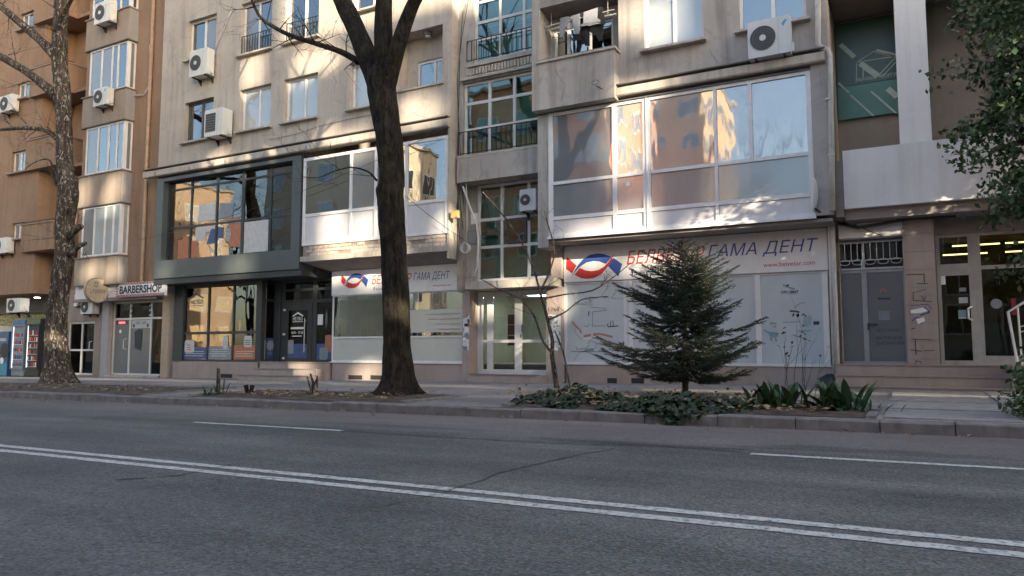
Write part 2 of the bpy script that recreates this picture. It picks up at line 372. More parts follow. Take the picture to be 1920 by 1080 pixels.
for k, (path, w0) in enumerate(([((1150,843),(1090,852),(1000,872),(930,890),(880,908),(820,928)), .02], [((820,928),(740,945),(670,958)), .009], [((450,870),(330,892),(200,902)), .02], [((345,790),(200,784),(20,775)), .02],
        [((640,808),(760,816),(900,824),(1050,832),(1250,838),(1408,849)), .03], [((720,765),(660,850),(640,900)), .0])):
    if not w0: continue
    mb = MB(); pts = []
    for (a, b) in zip(path, path[1:]):
        for i in range(9): pts.append(roadpt(a[0]+(b[0]-a[0])*i/9, a[1]+(b[1]-a[1])*i/9))
    L_, R_ = [], []
    for i, q in enumerate(pts):
        d = (pts[min(i+1, len(pts)-1)]-pts[max(i-1, 0)]).normalized(); s = Vector((-d.y, d.x, 0))
        o = s*(.035*noise.noise(Vector((q.x*3, q.y*3, k)))); ww = w0*(.25+1.1*abs(noise.noise(Vector((q.x*5, q.y*5, 9)))))
        L_.append(q+o+s*ww+Vector((0,0,.006))); R_.append(q+o-s*ww+Vector((0,0,.006)))
    for i in range(len(pts)-1): mb.quad(R_[i], R_[i+1], L_[i+1], L_[i])
    mb.build('crack', mTar, road)
pave = struct(sheet('pavement', mPave, -150, 100, KY+.2, 21, zp))
struct(sheet('far_pavement', mPave, -150, 100, -12, -1.2, lambda x, y: zr(x)+.14))
fk = MB().box(-150, 100, -1.2, -.99, -1.5, .1); struct(fk.build('far_kerb', mKerb))
kerb = struct(sheet('kerb', mMortar, -150, 100, KY+.03, KY+.24, lambda x, y: zr(x)+.13))
x = -40.0
while x < 6:
    w = random.choice((.98, 1.0, 1.02, .8)); dz = random.uniform(-.012, .01); dy = random.uniform(-.012, .012)
    mb = MB(); y0 = KY+dy; z0 = zr(x)-.1; z1 = zr(x+w/2)+.148+dz; c = .02
    mb.prism([(y0, z0), (KY+.25, z0), (KY+.25, z1), (y0+c, z1), (y0, z1-c)], x+.006, x+w-.006, 'x')
    o = mb.build('kerb_stone', mKerb, kerb); x += w
# planting beds, edging strips and slabs
def gx(px, py): return ground(px, py)
beds = []
for (xa, xb, ya, yb, nm) in ((-40, -15.0, KY+.26, 12.9, 'soil_bed'), (-13.3, -7.9, KY+.26, 12.4, 'soil_bed'), (-5.75, -.55, KY+.26, 12.25, 'soil_bed')):
    b = struct(sheet(nm, mSoil, xa, xb, ya, yb, lambda x, y: zp(x, y)+.008, None, int((xb-xa)*4), 9, .045)); beds.append(b)
    for (x0, x1, y0, y1) in ((xa, xb, yb, yb+.12), (xa-.12, xa, ya, yb+.12), (xb, xb+.12, ya, yb+.12)):
        n = max(1, round(max(x1-x0, y1-y0)/1.0))
        for i in range(n):
            if x1-x0 > y1-y0: q = (x0+(x1-x0)*i/n+.006, x0+(x1-x0)*(i+1)/n-.006, y0, y1)
            else: q = (x0, x1, y0+(y1-y0)*i/n+.006, y0+(y1-y0)*(i+1)/n-.006)
            if q[0] < -34: continue
            zc = zp((q[0]+q[1])/2, (q[2]+q[3])/2)
            MB().box(*q, zc-.05, zc+.035+random.uniform(-.012, .012)).build('edging_stone', mKerb, pave)
for i in range(3):
    for j in range(4):
        x0 = -.35+i*1.5; y0 = KY+.3+j*1.5; zc = zp(x0+.75, y0+.75)
        MB().box(x0+.006, x0+1.494, y0+.006, y0+1.494, zc-.06, zc+.012+random.uniform(-.004, .004)).build('paving_slab', mSlab, pave)
# leaf litter and small rubbish on beds, kerb and gutter
mLeafD = leafmat('dry_leaf', (.20, .12, .065), (.40, .28, .17), (.11, .06, .035), 26, .8)
mb = MB(); rnd = random.Random(3)
def flat_leaf(mb, x, y, z, s, rnd, up=.4):
    a = rnd.uniform(0, 6.28); t1 = rnd.uniform(-up, up); t2 = rnd.uniform(-up, up)
    u = Vector((math.cos(a), math.sin(a), t1)).normalized()*s; w = Vector((-math.sin(a), math.cos(a), t2)).normalized()*s*.62; c = Vector((x, y, z))
    mb.quad(c-u, c-w*.9+Vector((0,0,s*.15)), c+u, c+w*.9+Vector((0,0,s*.2)))
for i in range(900):
    b = rnd.choice(((-5.6, -1.0), (-5.6, -1.0), (-12.9, -8.2), (-26, -15.2))); x = rnd.uniform(*b); y = KY+.3+abs(rnd.gauss(0, .8))
    if y < 12.4: flat_leaf(mb, x, y, zp(x, y)+.07+rnd.uniform(0, .03), rnd.uniform(.025, .07), rnd)
for i in range(240):
    x = rnd.uniform(-6, -1.9); y = KY+.15+abs(rnd.gauss(.4, .5)); flat_leaf(mb, x, y, zp(x, y)+rnd.uniform(.16, .30), rnd.uniform(.02, .055), rnd, .8)
for i in range(110):
    x = rnd.uniform(-22, 2.5); y = KY-.06-abs(rnd.gauss(0, .28)); flat_leaf(mb, x, y, zr(x)+.025, rnd.uniform(.02, .055), rnd)
for i in range(60):
    x = rnd.uniform(-20, 2); y = rnd.uniform(2, 9.5); flat_leaf(mb, x, y, zr(x)+.012, rnd.uniform(.008, .018), rnd, .1)
tag(mb.build('leaf_litter', mLeafD, None, kind='stuff'), 'dry brown fallen leaves scattered over soil beds and along the kerb', 'leaves')

# ================================================================== LETTERING
def lettering(txt, x, z, Y, h, mat, parent, width=None, shear=0, bold=0, align='LEFT', name='lettering', yaw=0, ext=.004):
    cu = bpy.data.curves.new('t', 'FONT'); cu.body = txt; cu.size = 1; cu.shear = shear; cu.offset = bold; cu.extrude = 0; cu.align_x = 'LEFT'; cu.resolution_u = 3
    o = bpy.data.objects.new('t', cu); COL.objects.link(o); dg = bpy.context.evaluated_depsgraph_get(); dg.update()
    me = bpy.data.meshes.new_from_object(o.evaluated_get(dg)); bpy.data.objects.remove(o); bpy.data.curves.remove(cu)
    xs = [v.co.x for v in me.vertices] or [0, 1]; ys = [v.co.y for v in me.vertices] or [0, 1]
    a, b, c, d = min(xs), max(xs), min(ys), max(ys); sz = h/max(1e-6, d-c); sx = (width/(b-a)) if width else sz; W = (b-a)*sx
    off = {'LEFT': 0, 'CENTER': -W/2, 'RIGHT': -W}[align]
    for v in me.vertices:
        u = (v.co.x-a)*sx+off; q = (v.co.y-c)*sz
        v.co = (x+u*math.cos(yaw), Y+u*math.sin(yaw), z+q)
    me.materials.clear(); me.materials.append(mat)
    ob = bpy.data.objects.new(name, me); COL.objects.link(ob)
    return adopt(ob, parent)

# ================================================================== WINDOW BUILDER
def grid_frame(mb, xs, zs, Y, t, fw, ox, oz):
    """xs, zs: clear openings [(a,b),...]; everything else of the outer rectangle is frame."""
    x0, x1 = ox; z0, z1 = oz
    edges = [x0]+[q for a in xs for q in a]+[x1]
    for i in range(0, len(edges), 2): mb.box(edges[i], edges[i+1], Y, Y+t, z0, z1)
    ez = [z0]+[q for a in zs for q in a]+[z1]
    for (a, b) in xs:
        for i in range(0, len(ez), 2): mb.box(a, b, Y+.003, Y+t-.003, ez[i], ez[i+1])
def split(a, b, cuts, fw, mw):
    e = [a+fw]; out = []
    for c in cuts: out.append((e[-1], c-mw/2)); e.append(c+mw/2)
    out.append((e[-1], b-fw)); return out
def window(parent, x0, x1, z0, z1, Y, cuts=(), hcuts=(), fw=.07, mw=.08, fm=None, pm=None, sill=True, name='window', t=.07, label=None, sillmat=None, panes=None):
    g = .003; mb = MB(); xs = split(x0+g, x1-g, cuts, fw, mw); zs = split(z0+g, z1-g, hcuts, fw, mw)
    grid_frame(mb, xs, zs, Y, t, fw, (x0+g, x1-g), (z0+g, z1-g)); w = mb.build(name, fm or mWhite, parent)
    if label: w['label'] = label
    k = 0
    for (c, d) in zs:
        for (a, b) in xs:
            mm = panes[k % len(panes)] if panes else (pm or gSky); k += 1
            if mm is None: continue
            MB().box(a+.001, b-.001, Y+.03, Y+.038, c+.001, d-.001).build('pane', mm, w)
    if sill: MB().box(x0-.08, x1+.08, Y-.30, Y-.004, z0-.06, z0-.004).build('sill', sillmat or mConc, w)
    return w
def railing(parent, x0, x1, z0, z1, Y, n, mat=None, name='railing', ret=0):
    mb = MB(); mat = mat or mIron
    for z in (z0+.03, z1): mb.box(x0, x1, Y-.012, Y+.012, z-.018, z)
    for i in range(n+1):
        x = x0+(x1-x0)*i/n; mb.box(x-.009, x+.009, Y-.009, Y+.009, z0, z1-.02)
    if ret:
        for x in (x0, x1): mb.box(x-.01, x+.01, Y, Y+ret, z1-.02, z1); 
    return mb.build(name, mat, parent)

# ================================================================== MAIN APARTMENT BUILDING
XL, XA, XB0, XB1 = -23.33, -10.92, -8.24, -1.31      # left edge, end of left wing, right wing
bld = thing('apartment_building', 'long grey-beige plastered apartment block with shops on its ground floor', 'building', (-12, 17.5, .1))
TOP = 19.0
# shell: back, sides, roof, floors
mb = MB()
mb.quad((XL,26,-.5), (XB1,26,-.5), (XB1,26,TOP), (XL,26,TOP)); mb.quad((XL,16.65,TOP), (XB1,16.65,TOP), (XB1,26,TOP), (XL,26,TOP))
mb.quad((XL,YU,7.13), (XL,26,-.5), (XL,26,TOP), (XL,YU,TOP)); mb.quad((XL,17.05,-.5), (XL,26,-.5), (XL,YU,7.13), (XL,17.05,3.5))
mb.quad((XB1,YU,7.13), (XB1,26,7.13), (XB1,26,TOP), (XB1,YU,TOP)); mb.quad((XB1,17.4,-.5), (XB1,26,-.5), (XB1,26,7.13), (XB1,17.4,7.13))
mb.build('shell_wall', mA, bld)
# ---- left wing upper wall
rows1, rows2 = (8.19, 9.62), (11.13, 12.58)
wx = [(-22.0, -20.55), (-19.28, -17.85), (-17.27, -15.85), (-14.56, -13.12)]
holes = [(a, b, *rows1) for a, b in wx] + [(wx[0][0], wx[0][1], *rows2), (-19.35, -17.9, 10.79, 12.6), (-17.3, -15.87, 10.79, 12.6), (-14.52, -13.1, 11.19, 12.58)]
log_ = (-12.78, -11.22, 8.42, 10.15, .52); log2 = (-12.78, -11.22, 11.37, 13.1, .52)
mb = facade(MB(), XL, XA, 7.37, TOP, YU, holes+[log_, log2])
mb.quad((XA,YU,7.125), (XA,17.05,7.125), (XA,17.05,TOP), (XA,YU,TOP))
mb.build('wall', mA, bld, )
for lg in (log_, log2):                               # loggia back walls
    w = facade(MB(), lg[0], lg[1], lg[2], lg[3], YU+.52, [(-12.45, -11.5, 8.52+lg[2]-8.42, 9.45+lg[2]-8.42)]).build('loggia_wall', mA, bld)
    window(bld, -12.45, -11.5, 8.52+lg[2]-8.42, 9.45+lg[2]-8.42, YU+.56, (-11.85,), sill=False, panes=[gSky, gCurt])
    MB().box(lg[0]-.03, lg[1]+.06, YU-.05, YU+.12, lg[2], lg[2]+.05).build('ledge', mConc, bld)
mb = MB().prism([(16.47, 7.34), (16.47, 7.16), (16.50, 7.13), (16.72, 7.13), (16.72, 7.368), (16.60, 7.40)], -23.9, XA-.001, 'x').build('cornice', mConc, bld)
MB().box(-23.92, XA, 16.44, 16.60, 7.401, 7.425).build('cornice_flashing', mRoomD, bld)
for k in range(7):
    x = -23.3+k*1.78; MB().prism([(x, 7.131), (x+.16, 7.131), (x+.08, 7.30)], 16.455, 16.469, 'y').build('plaster_scar', mSoff, bld)
plain_lbl = None
ww = [window(bld, *wx[0], *rows1, YU+.15, ((-21.27),), fm=mDark2, panes=[gSky, gSky]),
      window(bld, *wx[1], *rows1, YU+.15, (-18.5,), panes=[gCurt, gCurt]), window(bld, *wx[2], *rows1, YU+.15, (-16.5,), panes=[gCurt, gCurt]),
      window(bld, *wx[3], *rows1, YU+.15, (-13.84,), panes=[gCurt, gCurt]),
      window(bld, *wx[0], *rows2, YU+.15, (-21.27,), panes=[gSky, gBlind]),
      window(bld, -19.35, -17.9, 10.79, 12.6, YU+.15, (-18.62,), panes=[gBlind, gSky]),
      window(bld, -17.3, -15.87, 10.79, 12.6, YU+.15, (-16.55,), panes=[gSky, gSky]),
      window(bld, -14.52, -13.1, 11.19, 12.58, YU+.15, (-13.8,), panes=[gSky, gSky])]
railing(ww[5], -19.3, -17.93, 10.82, 11.47, YU+.03, 11); railing(ww[6], -17.25, -15.9, 10.82, 11.47, YU+.03, 11)
# curtain strips behind clear panes
for (x0, x1, z0, z1, y) in ((-22, -20.6, 8.2, 9.6, 16.95), (-21.9, -21.3, 11.2, 12.5, 16.95), (-19.3, -17.9, 10.8, 12.6, 17.0), (-14.5, -13.1, 11.2, 12.5, 17)):
    mb = MB(); n = 26; pr = None
    for i in range(n+1):
        q = (x0+(x1-x0)*i/n, y+.03*math.sin(i*1.9)+.02*math.sin(i*.7))
        if pr: mb.quad((pr[0], pr[1], z0), (q[0], q[1], z0), (q[0], q[1], z1), (pr[0], pr[1], z1))
        pr = q
    mb.build('curtain', mCurt, bld, True)

# ---- first-floor dark bay
X0, X1 = -23.27, -16.41
db = MB(); Yd = 16.6
db.box(X0, -22.93, Yd, 17.25, 4.121, 7.05); db.box(-16.77, X1, Yd, 17.25, 4.121, 7.05); db.box(-22.93, -16.77, Yd+.002, 17.25, 6.93, 7.048)
db.box(X0, X1, Yd-.002, 17.25, 3.5, 4.12)
bay = db.build('dark_bay', mDark2, bld); bay['label'] = 'projecting anthracite-framed glazed bay on the first floor'
fr = MB(); cols = [-22.93, -21.72, -20.43, -19.18, -17.92, -16.77]; rws = [4.12, 5.27, 6.63, 6.93]
for i, x in enumerate(cols):
    a = x-(.035 if 0 < i < 5 else 0 if i == 0 else .05); b = x+(.035 if 0 < i < 5 else .05 if i == 0 else 0)
    if i == 3: a, b = x-.06, x+.06
    fr.box(a, b, 16.82, 16.90, 4.12, 6.93)
cx = [(-22.88, -21.755), (-21.685, -20.465), (-20.395, -19.24), (-19.12, -17.955), (-17.885, -16.82)]
for a, b in cx:
    for z in rws[1:3]: fr.box(a, b, 16.823, 16.897, z-.035, z+.035)
    fr.box(a, b, 16.823, 16.897, 4.121, 4.16); fr.box(a, b, 16.823, 16.897, 6.90, 6.929)
fr.build('bay_frame', mDark, bay)
gDB = glass('bay_glass', .10, (.6, .63, .62), .06)
for a, b in cx:
    for c, d in ((4.16, 5.235), (5.305, 6.595), (6.665, 6.90)):
        MB().box(a+.001, b-.001, 16.85, 16.858, c+.001, d-.001).build('pane', gDB, bay)
# window graphics seen behind the dark bay panes
def blob(mb, pts, Y, t=.004): mb.prism(pts, Y, Y+t, 'y')
def rrect(x0, x1, z0, z1, r, n=5):
    out = []
    for cx_, cz_, a0 in ((x1-r, z0+r, -90), (x1-r, z1-r, 0), (x0+r, z1-r, 90), (x0+r, z0+r, 180)):
        for i in range(n+1):
            a = R(a0+90*i/n); out.append((cx_+r*math.cos(a), cz_+r*math.sin(a)))
    return out
mPO = plain('muted_orange', (.48, .17, .08), .5); mPB = plain('muted_blue', (.06, .10, .24), .5); mPW = plain('muted_white', (.56, .55, .53), .5)
gr = [(mPO, [(-22.35, 4.18), (-21.8, 4.18), (-21.8, 4.95), (-22.1, 4.95), (-22.12, 4.85), (-22.35, 4.85)]), (mPO, [(-21.66, 4.18), (-21.3, 4.18), (-21.3, 4.72), (-21.66, 4.78)]),
      (mPO, [(-19.85, 4.45), (-19.26, 4.4), (-19.26, 5.2), (-19.85, 5.22), (-19.72, 4.85)]), (mPO, [(-20.3, 5.33), (-19.4, 5.33), (-19.26, 5.42), (-20.0, 5.40)]),
      (mPW, [(-21.45, 4.75), (-20.95, 4.75), (-20.95, 5.0), (-20.5, 5.05), (-20.5, 5.2), (-21.45, 5.2)]), (mPW, [(-19.1, 4.18), (-18.0, 4.18), (-18.0, 5.2), (-19.1, 5.2)]),
      (mPW, [(-21.4, 5.4), (-20.5, 5.4), (-20.5, 6.0), (-21.3, 6.0)]), (mPB, [(-20.9, 4.6), (-20.5, 4.6), (-20.5, 5.1), (-20.7, 5.1)]), (mPB, [(-20.36, 4.75), (-20.1, 4.75), (-20.1, 5.1), (-20.36, 5.15)]), (mInkG, [(-20.35, 5.4), (-19.7, 5.4), (-19.6, 5.9), (-20.3, 5.95)])]
for mm, pts in gr:
    g = MB(); blob(g, pts[::-1], 16.842-.0006*gr.index((mm, pts))); g.build('window_graphic', mm, bay)
MB().box(-23.2, -16.5, 18.6, 18.7, 3.8, 7.0).build('partition', mRoomW, bld)
for k in range(4): MB().box(-22.6+k*1.6, -21.7+k*1.6, 17.5, 18.2, 3.75, 4.45+.2*(k % 2)).build('desk', mRoomD if k % 2 else mWood, bld)

# ---- first-floor white bay
wb = window(bld, -16.33, -10.99, 4.19, 6.93, 16.62, (-14.43, -13.5, -12.4), (5.13,), fw=.09, mw=.09, name='white_bay', sill=False,
            panes=[mWhiteP, mWhiteP, mWhiteP, mWhiteP, gSky, gBlind, gSky, gSky], t=.09)
wb['label'] = 'white framed glazed balcony with solid white panels below'
MB().box(-16.4, -10.9, 18.1, 18.2, 3.9, 7.0).build('partition', mL, bld)
MB().box(-12.1, -11.5, 18.02, 18.09, 5.6, 6.7).build('inner_window', mSignW, bld)
MB().box(-10.985, XA, 16.60, 17.05, 3.5, 7.12).build('pier', mConc, bld)
MB().box(-16.4, -10.99, 16.76, 17.5, 3.99, 4.185).build('bay_floor', mSoff, bld)
# broken masonry band under the white bay
MB().box(-16.3, -10.99, 16.66, 16.8, 3.86, 4.187).build('masonry_band', mMortar, bld)
for r_ in range(3):
    x = -16.28+.12*r_
    while x < -11.1:
        w = random.choice((.24, .26, .5, .38))
        if random.random() > .12:
            y = 16.63+random.uniform(0, .03); z = 3.87+r_*.105
            MB().box(x+.006, min(x+w-.008, -11.0), y, 16.662, z+.004, z+.094).build('brick', random.choice((mBrick, mBrick, mConc)), bld)
        x += w
sl_ = MB(); n = 40
for i in range(n):
    xa = -16.33+5.36*i/n; xb = -16.33+5.36*(i+1)/n; za = 3.70+.02*noise.noise(Vector((xa*2.3, 0, 0))); zb = 3.70+.02*noise.noise(Vector((xb*2.3, 0, 0))); ya = 16.56+.015*noise.noise(Vector((xa*3, 5, 0)))
    sl_.quad((xa, ya, za), (xb, ya, zb), (xb, ya, 3.855), (xa, ya, 3.855)); sl_.quad((xa, ya, 3.855), (xb, ya, 3.855), (xb, 16.8, 3.858), (xa, 16.8, 3.858)); sl_.quad((xa, 16.8, za), (xb, 16.8, zb), (xb, ya, zb), (xa, ya, za))
sl_.build('slab_edge', mConc, bld)
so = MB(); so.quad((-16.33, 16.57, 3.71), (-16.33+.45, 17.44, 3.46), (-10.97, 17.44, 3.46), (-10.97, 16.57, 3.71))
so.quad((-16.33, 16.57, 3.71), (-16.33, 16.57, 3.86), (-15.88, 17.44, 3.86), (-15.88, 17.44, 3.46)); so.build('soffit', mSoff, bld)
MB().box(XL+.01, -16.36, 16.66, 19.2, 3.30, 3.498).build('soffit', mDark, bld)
# ---- entrance floor levels / ground-floor slab
MB().box(XL+.05, XB1-.02, 17.9, 25.9, .3, .62).build('floor_slab', mSoff, bld)

# ---- plinth slabs with vents
def plinth(x0, x1, Y, zt, vents, mat=mStone):
    n = max(1, round((x1-x0)/1.15)); MB().box(x0, x1, Y+.012, Y+.10, -.5, zt-.004).build('plinth_backing', mMortar, bld)
    for i in range(n):
        a = x0+(x1-x0)*i/n+.003; b = x0+(x1-x0)*(i+1)/n-.003
        hs = [v for v in vents if a < (v[0]+v[1])/2 < b]; hs = [(max(v[0], a+.05), min(v[1], b-.05), v[2], v[3], .2) for v in hs]
        s = facade(MB(), a, b, -.45, zt, Y-.02, hs); s.quad((a,Y-.02,zt), (b,Y-.02,zt), (b,Y+.14,zt), (a,Y+.14,zt))
        s.build('plinth_slab', mat, bld)
        for h in hs:
            MB().box(h[0]+.002, h[1]-.002, Y-.012, Y+.008, h[2]+.002, h[3]-.002).build('vent', mVoid, bld)
plinth(-22.95, -18.75, 17.28, .63, [(-20.5, -19.92, .09, .22)])
plinth(-15.75, -10.75, YG, .63, [(-15.1, -14.55, .13, .26), (-14.25, -13.75, .14, .27)])
plinth(-7.85, -1.45, YG, .645, [(-7.0, -6.47, .19, .32), (-6.1, -5.56, .2, .33), (-4.46, -3.95, .22, .35)])

# ---- estate-agent style shop with dark frames (ground floor, left)
sf = MB(); Yn = 17.28
sf.box(-22.95, -22.46, Yn-.05, 17.5, .64, 3.299); sf.box(-18.87, -18.62, Yn-.05, Yn+.12, .64, 3.299)
for x in (-21.23, -20.0): sf.box(x-.035, x+.035, Yn, Yn+.08, .64, 3.299)
for a, b in ((-22.46, -21.265), (-21.195, -20.035), (-19.965, -18.87)):
    sf.box(a, b, Yn+.003, Yn+.077, 1.56, 1.65); sf.box(a, b, Yn+.003, Yn+.077, .64, .70); sf.box(a, b, Yn+.003, Yn+.077, 3.17, 3.298)
shop = sf.build('shopfront', mDark, bld); shop['label'] = 'dark framed shop window with house logo and posters'
for a, b in ((-22.46, -21.265), (-21.195, -20.035), (-19.965, -18.87)):
    for c, d in ((.70, 1.56), (1.65, 3.17)): MB().box(a+.001, b-.001, Yn+.035, Yn+.043, c+.001, d-.001).build('pane', gNel, shop)
# recessed entrance: return pane, door, sidelight
Yr = 17.78
rp = MB(); rp.box(-18.62, -18.55, Yn+.125, Yr-.05, .64, .72); rp.box(-18.62, -18.55, Yn+.125, Yr-.05, 2.62, 2.70); rp.box(-18.62, -18.55, Yn+.125, Yr-.05, 3.2, 3.298)
rp.box(-18.63, -18.30, Yr-.05, Yr+.06, .64, 3.298)
ret = rp.build('return_frame', mDark, bld)
for c, d in ((.72, 2.62), (2.70, 3.2)): MB().box(-18.59, -18.582, Yn+.126, Yr-.051, c, d).build('pane', gShop, ret)
ef = MB()
for x0, x1 in ((-18.30, -18.14), (-16.92, -16.74), (-16.1, -15.8)): ef.box(x0, x1, Yr, Yr+.08, .64, 3.298)
for a, b in ((-18.14, -16.92), (-16.74, -16.1)):
    for z0, z1 in ((2.55, 2.66), (2.94, 3.02), (3.22, 3.297)): ef.box(a, b, Yr+.003, Yr+.077, z0, z1)
ef.box(-16.74, -16.1, Yr+.003, Yr+.077, .64, .70)
ent = ef.build('entrance_frame', mDark, bld)
for a, b in ((-18.14, -16.92), (-16.74, -16.1)):
    for c, d in ((2.66, 2.94), (3.02, 3.22)): MB().box(a+.001, b-.001, Yr+.03, Yr+.038, c+.001, d-.001).build('pane', gShop, ent)
MB().box(-16.739, -16.101, Yr+.03, Yr+.038, .701, 2.549).build('pane', gShop, ent)
dm = MB(); dm.box(-18.13, -17.98, Yr-.01, Yr+.06, .65, 2.54); dm.box(-17.13, -16.93, Yr-.01, Yr+.06, .65, 2.54); dm.box(-17.98, -17.13, Yr-.007, Yr+.057, .65, .76); dm.box(-17.98, -17.13, Yr-.007, Yr+.057, 2.32, 2.54)
door = dm.build('door', mDark, bld); door['label'] = 'dark glazed shop door with opening hours'
MB().box(-17.979, -17.131, Yr+.02, Yr+.028, .761, 2.319).build('pane', gShop, door)
MB().tube([(-17.19, Yr-.07, .95), (-17.19, Yr-.07, 2.05)], .014, 8).build('handle', mAlu, door)
hb = MB()
for z in (1.05, 1.95): hb.cyl((-17.19, Yr, z), 'y', .01, -.06, 0, 8)
hb.build('handle_mount', mAlu, door)
for z in (.72, 1.5, 2.3): MB().box(-18.17, -18.09, Yr-.045, Yr-.012, z, z+.07).build('hinge', mAlu, door)
lettering('НЕЛБО', -17.57, 1.98, Yr+.010, .12, mSignW, door, .42, 0, .01, 'CENTER')
rf = MB(); rf.prism([(-17.82, 2.13), (-17.57, 2.26), (-17.32, 2.13), (-17.36, 2.11), (-17.57, 2.2), (-17.78, 2.11)][::-1], Yr+.012, Yr+.016, 'y'); rf.box(-17.8, -17.34, Yr+.012, Yr+.016, 1.93, 1.95); rf.build('house_logo', mSignW, door)
MB().box(-17.87, -17.3, Yr+.012, Yr+.016, 1.70, 1.765).build('notice_strip', mSignW, door)
lettering('8:30 - 17:30', -17.58, 1.55, Yr+.016, .075, mSignW, door, .52, 0, .015, 'CENTER')
MB().box(-17.8, -17.38, Yr+.012, Yr+.016, 1.46, 1.485).build('notice_strip', mSignW, door)
MB().box(-17.979, -17.131, Yr+.008, Yr+.012, .761, 1.22).build('window_graphic', mPB, door)
g = MB(); blob(g, rrect(-17.97, -17.72, .9, 1.35, .06)[::-1], Yr+.002); g.build('window_graphic', mInkG, door)
MB().box(-16.738, -16.102, Yr+.018, Yr+.022, .705, 1.22).build('window_graphic', mPB, ent)
g = MB(); blob(g, rrect(-16.38, -16.11, .95, 1.5, .07)[::-1], Yr+.012); g.build('window_graphic', mPO, ent)
g = MB(); blob(g, rrect(-16.6, -16.25, .71, 1.1, .09)[::-1], Yr+.007); g.build('window_graphic', mInkG, ent)
MB().box(-16.72, -16.5, Yr+.022, Yr+.028, 1.82, 2.16).build('paper_notice', mSignW, ent)
# posters on the lower panes
def poster(x0, x1, z0, z1, mm, Y, par, lines, lc, seed):
    MB().box(x0, x1, Y, Y+.005, z0, z1).build('poster', mm, par); rr = random.Random(seed)
    for k in range(lines):
        z = z0+.10+k*.075; a = x0+.08*rr.random()+.06; b = x1-.06-.15*rr.random()
        MB().box(a, b, Y-.004, Y-.001, z, z+.022).build('text_line', lc, par)
poster(-22.44, -21.28, .71, 1.12, mPB, Yn+.022, shop, 3, mPW, 1); poster(-21.18, -20.05, .71, 1.15, mInkG, Yn+.022, shop, 4, mPW, 2); poster(-19.95, -18.9, .71, 1.18, mPO, Yn+.022, shop, 3, mPW, 3)
for (x, z, w, h) in ((-22.15, 1.15, .25, .22), (-20.35, 1.28, .13, .22), (-19.28, 1.3, .19, .19)):
    g = MB(); blob(g, rrect(x-w, x+w, z-h, z+h, .1)[::-1], Yn+.014); g.build('badge', mPW, shop)
for k in range(3): MB().box(-22.26, -22.08, Yn+.010, Yn+.0135, 1.02+k*.08, 1.05+k*.08).build('badge_mark', mRed, shop); MB().box(-19.4, -19.16, Yn+.010, Yn+.0135, 1.2+k*.06, 1.22+k*.06).build('badge_mark', mInk, shop)
MB().box(-18.575, -18.568, Yn+.14, Yr-.06, .73, 1.42).build('poster', mNavy, ret)
g = MB(); pts = []
for i in range(22):
    a = i*2*math.pi/22; r_ = .17+.05*math.sin(i*2.7); pts.append((Yn+.30+.9*r_*math.cos(a), 1.17+r_*math.sin(a)))
g.prism(pts, -18.561, -18.556, 'x'); g.build('map_graphic', mInkG, ret)
for z in (.93, .88): MB().box(-18.561, -18.558, Yn+.2, Yr-.12, z, z+.015).build('text_line', mInkG, ret)
lettering('НЕЛБО', -21.85, 2.62, Yn+.02, .15, mInkG, shop, .62, 0, .01, 'CENTER')
rf = MB(); rf.prism([(-22.25, 2.82), (-21.9, 3.0), (-21.5, 2.82), (-21.56, 2.80), (-21.9, 2.94), (-22.18, 2.80)][::-1], Yn+.018, Yn+.022, 'y'); rf.box(-22.2, -21.5, Yn+.018, Yn+.022, 2.55, 2.57); rf.build('house_logo', mInkG, shop)
# interior
MB().box(-22.9, -16, 20.6, 20.7, .6, 3.4).build('partition', mRoomW, bld); MB().box(-19.6, -19.3, 18.6, 18.9, .6, 3.4).build('interior_column', mRoomW, bld)
MB().box(-22.6, -20.2, 18.0, 18.7, .621, 1.35).build('counter', mWood, bld)
MB().box(-21.9, -20.6, 20.45, 20.58, 1.4, 2.9).build('notice_board', mMortar, bld)
lampE = emit('ceiling_panel_lit', (1, .96, .88), 4.0)
for (x0, x1, y0, y1, z) in ((-9.8, -9.2, 18.9, 19.5, 2.63), (-14.6, -13.4, 18.6, 18.9, 3.38), (-12.6, -11.6, 18.6, 18.9, 3.38), (-21.6, -20.6, 18.8, 19.1, 3.2)): MB().box(x0, x1, y0, y1, z-.03, z).build('ceiling_light', lampE, bld)
# steps
st = MB()
for k, (xa, xb, y0, z0, z1) in enumerate(((-18.60, -15.82, 17.20, -.4, .62), (-18.55, -15.90, 16.92, -.4, .42), (-18.95, -15.80, 16.64, -.4, .22))):
    MB().box(xa, xb, y0, 17.77 if k == 0 else y0+.277, z0, z1).build('step', mStone, bld)
    MB().box(xa-.01, xb+.01, y0-.03, y0+.25, z1+.002, z1+.026).build('step_tread', mSlab if k else mStone, bld)

# ---- dental-supply shop (left wing)
YB = YG
s1 = window(bld, -15.8, -10.97, .66, 3.45, YB, (-13.35,), (1.40, 2.69), fw=.05, mw=.05, fm=mWhite, sill=False, name='shopfront', panes=[gFrost, gFrost, gShop, gShop, gShop, gShop])
s1['label'] = 'white framed shop window with frosted lower band'
MB().box(-15.85, -10.9, YB-.06, YB+.1, .632, .665).build('ledge', mWhite, s1)
MB().box(-12.95, -11.03, YB+.018, YB+.024, 1.52, 2.18).build('printed_film', gFrost, s1)
mFadeR = plain('faded_red_print', (.42, .27, .24), .6); mFadeG = plain('faded_grey_print', (.33, .33, .31), .6)
for k, (mm, w) in enumerate(((mFadeG, 1.2), (mFadeR, 1.1), (mFadeG, .8), (mFadeR, .75))): MB().box(-11.1-w, -11.1, YB+.010, YB+.014, 2.03-k*.145, 2.055-k*.145).build('text_line', mm, s1)
